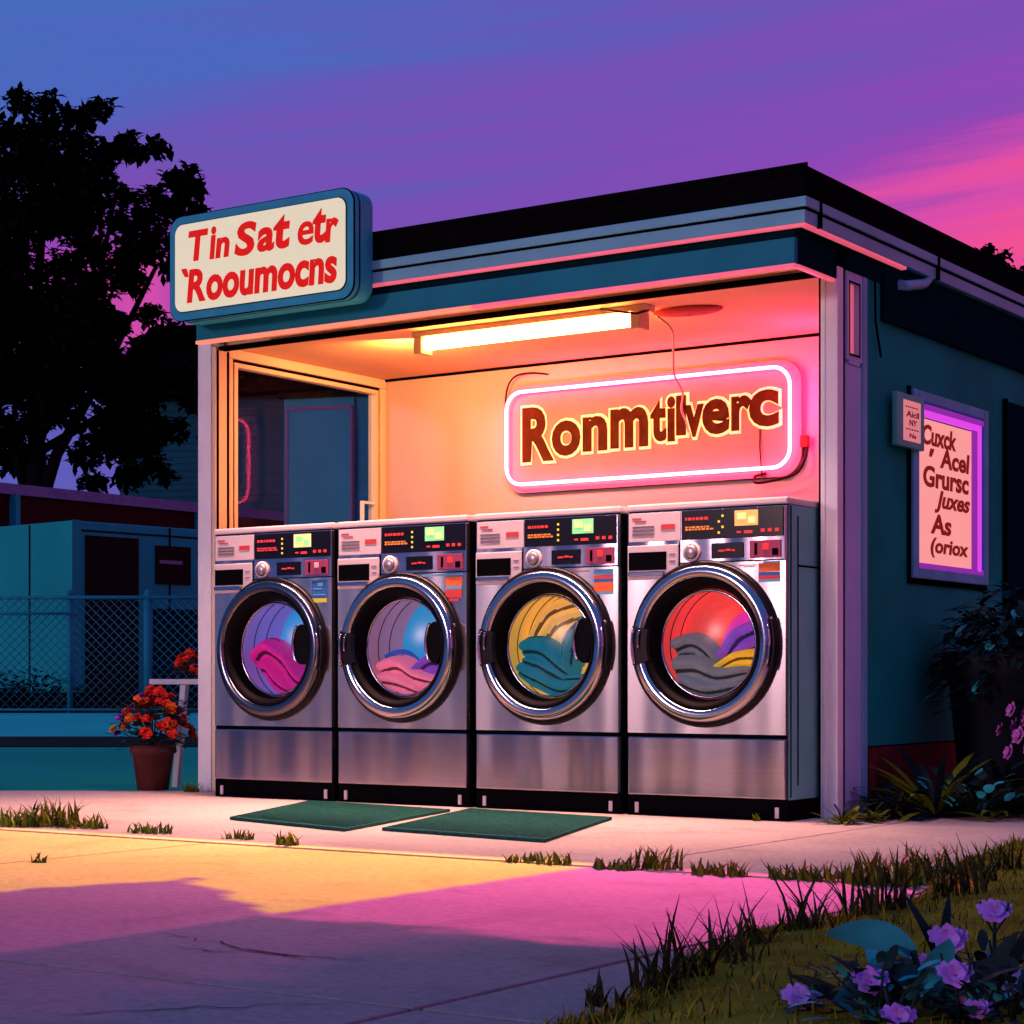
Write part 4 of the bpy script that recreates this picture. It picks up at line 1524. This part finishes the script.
flower_mound('potted_flowers', (-3.995, -.05, .22), .21, .33, 78, 'mound of red, orange and violet flowers in the terracotta pot', pm, 11)
bn = thing('bench', (-4.02, .36, 0), 'white slatted bench with splayed legs beside the left post', 'bench')
mb = MB()
mb.box(-.25, .22, -.16, .16, .575, .605, .004)
mb.build('seat', 'bench_white', bn)
for sx, sy in ((-.02, -.13), (-.02, .13), (.18, -.13), (.18, .13)):
    mb = MB()
    mb.prism([(sx - .07, 0), (sx - .03, 0), (sx + .035, .574), (sx - .005, .574)], 'y', sy - .015, sy + .015)
    mb.build('leg', 'bench_white', bn)
flower_mound('bench_flowers', (-4.08, .34, .606), .14, .15, 24, 'bunch of red flowers resting on the white bench', lambda c, k: 'flower_red', 12)

# ------------------------------------------------------------------ left background
def lathelper(pts):
    return [LD(a, b) for a, b in pts]


# chain link fence, in its own frame: x along the view's right, y ahead
FD = 37.0
fo = LD(0, FD, -.016)
FN = thing('chain_link_fence', fo, 'tall chain link fence with metal posts along the far path', 'fence', rz=TH)


def fx_(px):
    return (px - 512) / 1974 * FD


for pxx in (-40, 70, 148, 252):
    mb = MB()
    mb.tube([(fx_(pxx), 0, 0), (fx_(pxx), 0, 2.24)], .055 if pxx != 148 else .085, 8)
    mb.ball((fx_(pxx), 0, 2.25), .07, 1)
    mb.build('post', 'fence_metal', FN)
for z, rr, xa, xb in ((2.16, .035, -60, 260), (1.86, .026, -60, 80), (.06, .025, -60, 260)):
    mb = MB()
    mb.tube([(fx_(xa), -.06, z), (fx_(xb), -.06, z)], rr, 6)
    mb.build('rail', 'fence_metal', FN)
mb = MB()
H0, H1 = .08, 2.14
x = fx_(-60) - 2.1
while x < fx_(260):
    for s in (1, -1):
        a, b = (x, H0), (x + (H1 - H0), H1)
        if s < 0:
            a, b = (x + (H1 - H0), H0), (x, H1)
        mb.tube([(a[0], .02 * s, a[1]), (b[0], .02 * s, b[1])], .0085, 4)
    x += .17
mb.build('wire_mesh', 'fence_metal', FN)

# dark shrubs behind the fence
for i, (pxx, pyt, w) in enumerate(((8, 672, .75), (38, 668, .9), (-30, 665, 1.0))):
    random.seed(300 + i)
    dep = 38.6
    o = LD(latpx(pxx, dep), dep, -.02)
    lab = ['black leafy shrub behind the fence at the left picture edge', 'wider black leafy shrub behind the fence below the trailer corner', 'large black shrub behind the fence just outside the left edge'][i]
    t = thing('shrub', o, lab, 'shrub', 'shrubs behind the fence')
    mb = MB()
    hh = zpx(pyt, dep)
    for k in range(420):
        a = random.uniform(0, 2 * PI)
        rr = w * math.sqrt(random.random())
        z = random.uniform(.05, 1) * hh * math.sqrt(max(.05, 1 - (rr / w) ** 2 * .8))
        mb.leaf((rr * math.cos(a), rr * math.sin(a), z), (math.cos(a), math.sin(a), random.uniform(-.2, 1)), random.uniform(.1, .22), .09, .5, 3)
    mb.build('leaves', 'leaf_night', t)
    mb = MB()
    for k in range(6):
        a = random.uniform(0, 2 * PI)
        mb.tube([(0, 0, 0), (.5 * w * math.cos(a), .5 * w * math.sin(a), hh * .6)], .03, 5)
    mb.build('stem', 'leaf_night', t)

# trailer
TC = LD(latpx(72, 42), 42, -.02)
a_dir = (RGT * .66 + FWD * .75).normalized()
TR = thing('trailer', TC, 'boxy teal site trailer with a black doorway behind the fence', 'trailer', rz=math.atan2(a_dir.y, a_dir.x))
mb = MB()
mb.box(0, 9, 0, 7, .35, 4.02, .03)
mb.build('body', 'trailer_wall', TR)
bx('skirt', 'trailer_dark', TR, .1, 8.9, .1, 6.9, 0, .349)
bx('corner_trim', 'trailer_wall', TR, -.02, .22, -.03, -.002, .36, 4.03, bev=.01)


mb = MB()
for k in (2.6, 5.2, 7.4):
    mb.box(k, k + .05, -.014, -.001, .36, 4.0)
mb.box(.23, 8.9, -.012, -.001, 3.80, 3.84)
mb.build('panel_seam', 'trailer_dark', TR)
mb = MB()
for k in (1.5, 3.0, 4.5, 6.0):
    mb.box(-.014, -.001, k, k + .05, .36, 4.0)
mb.build('panel_seam', 'trailer_dark', TR)


def trail_x(px):        # distance along the right face for a picture column
    k = (px - 512) / 1974
    d0 = TC - CAM
    lat0, dep0 = d0.dot(RGT), d0.dot(FWD)
    al, ad = a_dir.dot(RGT), a_dir.dot(FWD)
    return (k * dep0 - lat0) / (al - k * ad)


xa, xb = trail_x(85), trail_x(138)
d = bx('door', 'trailer_dark', TR, xa, xb, -.03, -.001, .36, 3.72)
xa, xb = trail_x(155), trail_x(190)
w = bx('window', 'trailer_dark', TR, xa, xb, -.03, -.001, 2.75, 3.6)
bx('blind', 'carport_cap', w, xa + .1, xb - .25, -.045, -.031, 3.20, 3.28)
# lower dark recess behind fence, right part
bx('undercroft', 'navy', TR, trail_x(146), trail_x(215), -.06, -.031, .0, 2.2)

# carport roof behind
CP = thing('carport', LD(latpx(0, 47), 47, -.02), 'long low carport with dark red fascia and lavender roof edge behind the trailer', 'carport')
pA, pB = LD(latpx(-80, 46.0), 46.0), LD(latpx(330, 58.0), 58.0)
dv = (pB - pA)
ang = math.atan2(dv.y, dv.x)
CP.location = (pA.x, pA.y, -.02)
CP.rotation_euler = (0, 0, ang)
Lc = dv.length
zt = zpx(484, 48.4)
bx('fascia', 'carport_red', CP, 0, Lc, 0, .2, zt - 1.3, zt - .26)
bx('roof', 'carport_cap', CP, -.1, Lc, -.12, 6, zt - .259, zt)
for q in (.185, .62, .97):
    bx('post', 'trailer_wall', CP, Lc * q - .07, Lc * q + .07, -.25, -.01, 0, zt - .26)

# house with lap siding
HC = LD(latpx(120, 66), 66, -.02)
HS = thing('neighbour_house', HC, 'dark blue house with lap siding and black eaves behind the tree', 'house', rz=TH + math.radians(-12))
mb = MB()
mb.box(0, 16, .05, 8, 0, 10.2)
for k in range(46):
    z = .1 + k * .22
    mb.prism([(0, z), (.055, z + .005), (.055, z + .21), (.035, z + .215)], 'x', 0, 16) if False else None
    mb.prism([(-.03, z), (.049, z), (.049, z + .215), (.0, z + .215)], 'x', .0, 16)
mb.build('wall', 'siding', HS)
mb = MB()
mb.prism([(-.8, 10.3), (4.2, 13.2), (9, 10.3), (9, 10.0), (-.8, 10.0)], 'x', -.6, 16.6)
mb.build('roof', 'black_roof', HS)

# narrow made-up shed in place of a door reflected in the left window
SD = 19.0
SH = thing('reflection_shed', LD(latpx(284, SD), SD, -.02), 'made up grey blue shed standing in for a door reflection in the left window', 'shed', rz=TH - math.radians(16))
wS = .72
zt = zpx(397, SD)
mb = MB()
mb.box(0, wS, 0, 1.6, 0, zt)
mb.build('wall', 'shed_wall', SH)
bx('reflection_side_post', 'fence_metal', SH, wS + .012, wS + .17, .02, 1.5, 0, zt)
dd = bx('door', 'shed_wall', SH, .06, wS - .03, -.03, -.001, .05, zt - .12)
mb = MB()
mb.box(.035, .0595, -.036, -.001, .05, zt - .09)
mb.box(.06, wS - .02, -.036, -.001, zt - .118, zt - .09)
mb.box(wS - .028, wS - .006, -.036, -.001, .05, zt - .119)
mb.build('trim', 'shed_trim', dd)
bx('roof', 'black_roof', SH, -.05, wS + .2, -.05, 1.7, zt + .002, zt + .06)


# ------------------------------------------------------------------ trees
def tree(name, loc, clumps, limbs, label, leafsize, per, rng, group=None, trunk=None):
    random.seed(rng)
    t = thing(name, loc, label, 'tree', group)
    mb = MB()
    for pts, r0, r1 in limbs:
        mb.tube([RGT * p[0] + FWD * p[2] + Vector((0, 0, p[1])) for p in pts], r0, 9, r1=r1)
    mb.build('trunk', 'tree_bark', t)
    mb = MB()
    for (u, z, v, r) in clumps:
        c = RGT * u + FWD * v + Vector((0, 0, z))
        n = int(per * r ** 1.7)
        for k in range(n):
            d = Vector((random.gauss(0, 1), random.gauss(0, 1), random.gauss(0, 1))).normalized() * r * random.random() ** .45
            d.z *= .82
            p = c + d
            q = Vector((random.gauss(0, 1), random.gauss(0, 1), random.gauss(0, .7))).normalized()
            mb.leaf(p, q, leafsize * random.uniform(.6, 1.3), leafsize * random.uniform(.5, .8), .3, 2, cup=.3)
        # twigs carrying the clump
        mb.mi = 1
        for k in range(3):
            d = Vector((random.gauss(0, 1), random.gauss(0, 1), random.gauss(0, 1))).normalized() * r * .8
            mb.tube([c, c + d], .03, 4)
        mb.mi = 0
    mb.build('crown', ['tree_leaf', 'tree_bark'], t, recalc=False)
    return t


TD = 56.0
tb = LD(latpx(30, TD), TD, -.02)
U = lambda px: (px - 30) / 1974 * TD
Zt = lambda py: .6 + (680 - py) / 1974 * TD
cl = []
for (px, py, r) in ((45, 98, 14), (30, 112, 16), (62, 105, 14), (20, 130, 14), (48, 130, 22), (84, 116, 13), (75, 140, 20), (108, 118, 14), (100, 145, 18), (118, 140, 13), (128, 135, 9),
                    (10, 150, 22), (40, 165, 26), (70, 170, 22), (-20, 160, 30), (5, 195, 22), (50, 205, 24), (92, 165, 14), (20, 225, 26), (75, 225, 18),
                    (160, 150, 13), (168, 170, 14), (150, 165, 10), (186, 163, 9), (178, 185, 14), (190, 178, 9), (145, 185, 16), (160, 200, 16), (132, 205, 13),
                    (122, 225, 14), (150, 225, 14), (185, 215, 12), (195, 205, 12), (204, 202, 10), (175, 230, 14),
                    (90, 250, 24), (55, 262, 30), (15, 270, 34), (120, 262, 20), (148, 262, 16), (135, 285, 18), (100, 290, 26), (165, 262, 12), (60, 310, 34), (10, 325, 40), (110, 325, 24), (150, 315, 15), (165, 330, 20),
                    (140, 345, 22), (185, 345, 18), (100, 365, 30), (50, 365, 34), (5, 380, 36), (145, 370, 20), (180, 375, 15), (190, 400, 14), (150, 400, 20), (110, 405, 26), (60, 410, 28), (20, 420, 22), (170, 425, 16), (140, 435, 18),
                    (110, 445, 22), (80, 450, 20), (150, 460, 14), (165, 475, 10), (120, 470, 18), (90, 480, 16), (-20, 430, 26), (5, 460, 14), (-40, 330, 50), (-40, 230, 45), (210, 360, 16), (215, 400, 14), (205, 430, 12), (240, 372, 14), (262, 380, 10)):
    rr = r / 1974 * TD
    cl.append((U(px), Zt(py), random.uniform(-1.6, 1.6), rr * .96))
for k in range(20):
    cl.append((U(random.uniform(-40, 150)), Zt(random.uniform(190, 440)), random.uniform(-3.5, 3.5), random.uniform(.7, 1.2)))
for k in range(24):
    cl.append((U(random.uniform(-10, 168)), Zt(random.uniform(320, 462)), random.uniform(-2.5, 2.5), random.uniform(.45, .8)))
limbs = [([(0, 0, 0), (.05, 4, 0), (.2, 7, 0), (.0, 10, .2), (.4, 14, 0)], .42, .10),
         ([(.1, 5.2, 0), (-.5, 7.2, .2), (-1.4, 9.5, .3)], .2, .06),
         ([(.1, 5.0, 0), (.8, 7.0, -.2), (2.2, 9.4, -.3), (3.6, 12.4, 0)], .22, .06),
         ([(.1, 7.5, 0), (1.6, 10.5, .3), (2.4, 14.5, .2)], .16, .05),
         ([(.1, 7.0, 0), (2.4, 8.4, .2), (4.2, 9.2, .2)], .14, .05),
         ([(.1, 9.0, 0), (-.4, 12.0, .1), (.2, 16, .1)], .14, .05)]
tree('broadleaf_tree', tb, cl, limbs, 'tall black silhouetted broadleaf tree behind the trailer on the left', .30, 640, 21)

TD2 = 40.0
tb2 = LD(latpx(1015, TD2), TD2, -.02)
U2 = lambda px: (px - 1015) / 1974 * TD2
Z2 = lambda py: .6 + (680 - py) / 1974 * TD2
cl = [(U2(px), Z2(py), random.uniform(-.3, .3), 1.5 * r / 1974 * TD2) for px, py, r in
      ((991, 246, 6), (984, 256, 7), (996, 262, 7), (1004, 256, 5), (982, 262, 5), (1015, 275, 7), (1024, 272, 8), (1000, 275, 9), (1012, 290, 14), (1030, 290, 16), (990, 285, 10), (1045, 280, 14), (1060, 300, 20), (1010, 320, 20))]
limbs = [([(0, 0, 0), (.05, 4, 0), (.0, 7, 0), (-.3, 8.6, 0)], .2, .04), ([(0, 6, 0), (.5, 7.4, .1), (.6, 8.3, 0)], .08, .03)]
tree('small_tree', tb2, cl, limbs, 'small dark treetop showing above the black roof at the right edge', .14, 800, 22)

# ------------------------------------------------------------------ sky, sun, lamps
w = bpy.data.worlds.new('World')
scene.world = w
w.use_nodes = True
nt = w.node_tree
nt.nodes.clear()
out = nt.nodes.new('ShaderNodeOutputWorld')
bg = nt.nodes.new('ShaderNodeBackground')
nt.links.new(bg.outputs[0], out.inputs[0])
tc = nt.nodes.new('ShaderNodeTexCoord')


def mth(op, a=None, b=None, c=None):
    n = nt.nodes.new('ShaderNodeMath')
    n.operation = op
    for i, v in enumerate((a, b, c)):
        if v is None:
            continue
        if isinstance(v, (int, float)):
            n.inputs[i].default_value = v
        else:
            nt.links.new(v, n.inputs[i])
    return n.outputs[0]


dt = nt.nodes.new('ShaderNodeVectorMath')
dt.operation = 'DOT_PRODUCT'
nt.links.new(tc.outputs['Generated'], dt.inputs[0])
dt.inputs[1].default_value = RGT
rr = dt.outputs['Value']
sx = nt.nodes.new('ShaderNodeSeparateXYZ')
nt.links.new(tc.outputs['Generated'], sx.inputs[0])
zz = sx.outputs['Z']
mp = nt.nodes.new('ShaderNodeMapping')
mp.inputs['Rotation'].default_value = (0, math.radians(0), -TH)
mp.inputs['Scale'].default_value = (1.0, 1.0, 20)
rot = nt.nodes.new('ShaderNodeVectorRotate')
rot.rotation_type = 'AXIS_ANGLE'
rot.inputs['Axis'].default_value = FWD
rot.inputs['Angle'].default_value = math.radians(7)
nt.links.new(tc.outputs['Generated'], rot.inputs['Vector'])
nt.links.new(rot.outputs[0], mp.inputs['Vector'])
nz = nt.nodes.new('ShaderNodeTexNoise')
nz.inputs['Scale'].default_value = 2.2
nz.inputs['Detail'].default_value = 4
nz.inputs['Roughness'].default_value = .5
nt.links.new(mp.outputs[0], nz.inputs['Vector'])
nzb = nt.nodes.new('ShaderNodeTexNoise')
nzb.inputs['Scale'].default_value = 5.5
nzb.inputs['Detail'].default_value = 5
nt.links.new(mp.outputs[0], nzb.inputs['Vector'])
streak = mth('ADD', mth('MULTIPLY', mth('SUBTRACT', nz.outputs['Fac'], .5), .42), mth('MULTIPLY', mth('SUBTRACT', nzb.outputs['Fac'], .5), .22))
u = mth('ADD', mth('MULTIPLY', rr, .9), mth('MULTIPLY', mth('SUBTRACT', .28, zz), 2.2))
u = mth('ADD', mth('ADD', u, .5), streak)
cap = mth('ADD', mth('MULTIPLY', rr, 1.15), .66)
dt2 = nt.nodes.new('ShaderNodeVectorMath')
dt2.operation = 'DOT_PRODUCT'
nt.links.new(tc.outputs['Generated'], dt2.inputs[0])
dt2.inputs[1].default_value = FWD
cap = mth('MAXIMUM', cap, mth('MULTIPLY', dt2.outputs['Value'], -.68))
u = mth('MINIMUM', u, cap)


def cl01(v):
    return mth('MINIMUM', mth('MAXIMUM', v, 0.0), 1.0)


low = mth('MINIMUM', mth('MAXIMUM', mth('MULTIPLY', mth('SUBTRACT', .26, zz), 6.5), 0.0), .36)
low = mth('MULTIPLY', low, cl01(mth('MULTIPLY', mth('SUBTRACT', mth('MULTIPLY', rr, -1.0), .10), 13.0)))
low = mth('MULTIPLY', low, cl01(mth('MULTIPLY', mth('SUBTRACT', zz, .135), 33.0)))
low = mth('MULTIPLY', low, cl01(mth('MULTIPLY', mth('SUBTRACT', .34, mth('MULTIPLY', rr, -1.0)), 12.0)))
u = mth('ADD', u, low)
rp = nt.nodes.new('ShaderNodeValToRGB')
nt.links.new(u, rp.inputs['Fac'])
els = rp.color_ramp.elements
stops = [(.05, (58, 112, 188)), (.30, (78, 102, 190)), (.42, (97, 90, 184)), (.54, (117, 80, 180)), (.66, (132, 74, 182)), (.74, (150, 70, 180)), (.83, (222, 78, 168)), (.90, (242, 80, 150)), (1.0, (248, 100, 135))]
els[0].position, els[0].color = stops[0][0], (*srgb(*stops[0][1]), 1)
els[1].position, els[1].color = stops[-1][0], (*srgb(*stops[-1][1]), 1)
for p_, c_ in stops[1:-1]:
    e = els.new(p_)
    e.color = (*srgb(*c_), 1)
nt.links.new(rp.outputs['Color'], bg.inputs['Color'])
bg.inputs['Strength'].default_value = 1.0


def lamp(name, kind, loc, target, energy, color, **kw):
    ld = bpy.data.lights.new(name, kind)
    ld.energy = energy
    ld.color = color
    for k, v in kw.items():
        setattr(ld, k, v)
    o = bpy.data.objects.new(name, ld)
    COL.objects.link(o)
    o.location = loc
    if target is not None:
        o.rotation_euler = (Vector(target) - Vector(loc)).to_track_quat('-Z', 'Y').to_euler()
    return o


sd = Vector((-.36, -.92, .15))  # low sun turned to the front to brighten washer fronts and posts
lamp('front_fill_sun', 'SUN', (-4, -12, 4), None, .9, (1, .58, .60), angle=math.radians(6)).rotation_euler = (-sd).to_track_quat('-Z', 'Y').to_euler()
# unseen lamps added for warm and pink light; strip_glow serves the canopy strip
def patch_mask(o, build):  # light patch outlines are drawn into the lamp strength, nothing blocks the beam
    '''node mask drawn into an added lamp: the patch outline is set by where each ray would land on the pavement plane'''
    ld = o.data
    ld.use_nodes = True
    t = ld.node_tree
    em = t.nodes['Emission']
    g = t.nodes.new('ShaderNodeNewGeometry')
    sp = t.nodes.new('ShaderNodeSeparateXYZ')
    t.links.new(g.outputs['Incoming'], sp.inputs[0])

    def op(k, a, b=None, clamp=False):
        n = t.nodes.new('ShaderNodeMath')
        n.operation = k
        n.use_clamp = clamp
        for i, v in enumerate((a, b)):
            if v is None:
                continue
            if isinstance(v, (int, float)):
                n.inputs[i].default_value = v
            else:
                t.links.new(v, n.inputs[i])
        return n.outputs[0]
    L = o.location
    x = op('SUBTRACT', L.x, op('MULTIPLY', op('DIVIDE', sp.outputs[0], sp.outputs[2]), L.z))
    y = op('SUBTRACT', L.y, op('MULTIPLY', op('DIVIDE', sp.outputs[1], sp.outputs[2]), L.z))
    cb = t.nodes.new('ShaderNodeCombineXYZ')
    t.links.new(op('MULTIPLY', x, 1.0), cb.inputs[0])
    t.links.new(op('MULTIPLY', y, 3.2), cb.inputs[1])
    nz = t.nodes.new('ShaderNodeTexNoise')
    nz.inputs['Scale'].default_value = 2.6
    nz.inputs['Detail'].default_value = 5
    t.links.new(cb.outputs[0], nz.inputs['Vector'])
    n = op('SUBTRACT', nz.outputs['Fac'], .5)

    def S(v, w=.05):       # soft step
        return op('ADD', op('DIVIDE', v, w), .5, True)
    res = build(x, y, n, op, S)
    t.links.new(res, em.inputs['Strength'])


def wedge(x, y, n, op, S):
    # beyond the slanting line (-.5, -3.45) to (.3, -4.02)
    d = op('SUBTRACT', op('MULTIPLY', op('ADD', x, .5), -.7125), op('ADD', y, 3.45))
    e = op('SUBTRACT', op('ADD', x, .5), op('MULTIPLY', op('ADD', y, 3.45), .36))
    return op('MULTIPLY', S(op('ADD', d, op('MULTIPLY', n, .30)), .06), S(op('ADD', e, op('MULTIPLY', n, .2)), .06))


def warm(x, y, n, op, S):
    xe = op('SUBTRACT', .30, op('ADD', x, op('MULTIPLY', n, .06)))
    m = op('MULTIPLY', S(xe), S(op('SUBTRACT', -2.40, y), .10))
    return op('MULTIPLY', m, op('SUBTRACT', 1.0, wedge(x, y, n, op, S)))


def rosy(x, y, n, op, S):
    xe = op('SUBTRACT', op('ADD', x, op('MULTIPLY', n, .06)), .30)
    right = op('MULTIPLY', S(xe), S(op('SUBTRACT', -2.40, y), .10))
    right = op('MULTIPLY', right, S(op('SUBTRACT', 1.62, x), .2))
    near = S(op('ADD', op('ADD', y, 4.0), op('MULTIPLY', n, .5)), .12)
    streak = op('MULTIPLY', S(op('SUBTRACT', .98, op('ADD', x, op('MULTIPLY', n, .9))), .25), .16)
    a = op('MULTIPLY', right, op('MAXIMUM', near, streak))
    w = op('MULTIPLY', op('MULTIPLY', wedge(x, y, n, op, S), S(op('MULTIPLY', xe, -1.0))), .55)
    return op('ADD', a, w)


o = lamp('warm_spill', 'SPOT', (-1.3, -.44, 2.33), (-1.0, -3.1, 0), 3300, (1, .35, .0), spot_size=math.radians(120), spot_blend=.3, shadow_soft_size=.015)  # unseen spot added under the canopy for the yellow ground patch
patch_mask(o, warm)
o = lamp('pink_spill', 'SPOT', (-.75, -.44, 2.33), (.55, -3.4, 0), 2150, (1, .055, .30), spot_size=math.radians(120), spot_blend=.3, shadow_soft_size=.015)  # unseen spot added under the canopy for the pink ground patch
patch_mask(o, rosy)
lamp('warm_wall_fill', 'AREA', (-2.62, .36, 2.30), (-3.1, 1.4, 1.6), 30, (1, .40, .10), shape='DISK', size=.12)  # unseen fill added to warm the left part of the back wall
lamp('pink_wall_fill', 'POINT', (-.62, 1.20, 2.08), None, 17, (1, .045, .32), shadow_soft_size=.05)  # unseen fill hung in mid-air to turn the right wall pink
lamp('strip_glow', 'AREA', (-1.65, -.46, 2.31), (-1.65, -1.15, 0), 125, (1, .46, .36), shape='RECTANGLE', size=3.3, size_y=.04, spread=math.radians(98))

# ------------------------------------------------------------------ camera and render settings
cd = bpy.data.cameras.new('camera')
cam = bpy.data.objects.new('camera', cd)
COL.objects.link(cam)
cam.location = CAM
cam.rotation_euler = (PI / 2, 0, TH)
cd.sensor_width = 36
cd.lens = 36 * 1974 / 1024.0
cd.shift_y = (680 - 512) / 1024.0
cd.clip_start = .05
cd.clip_end = 3000
scene.camera = cam
scene.render.engine = 'CYCLES'
scene.view_settings.view_transform = 'Standard'
scene.view_settings.look = 'None'
scene.view_settings.exposure = 0
scene.view_settings.gamma = 1
scene.cycles.use_denoising = True
scene.cycles.max_bounces = 8
scene.cycles.sample_clamp_indirect = 6
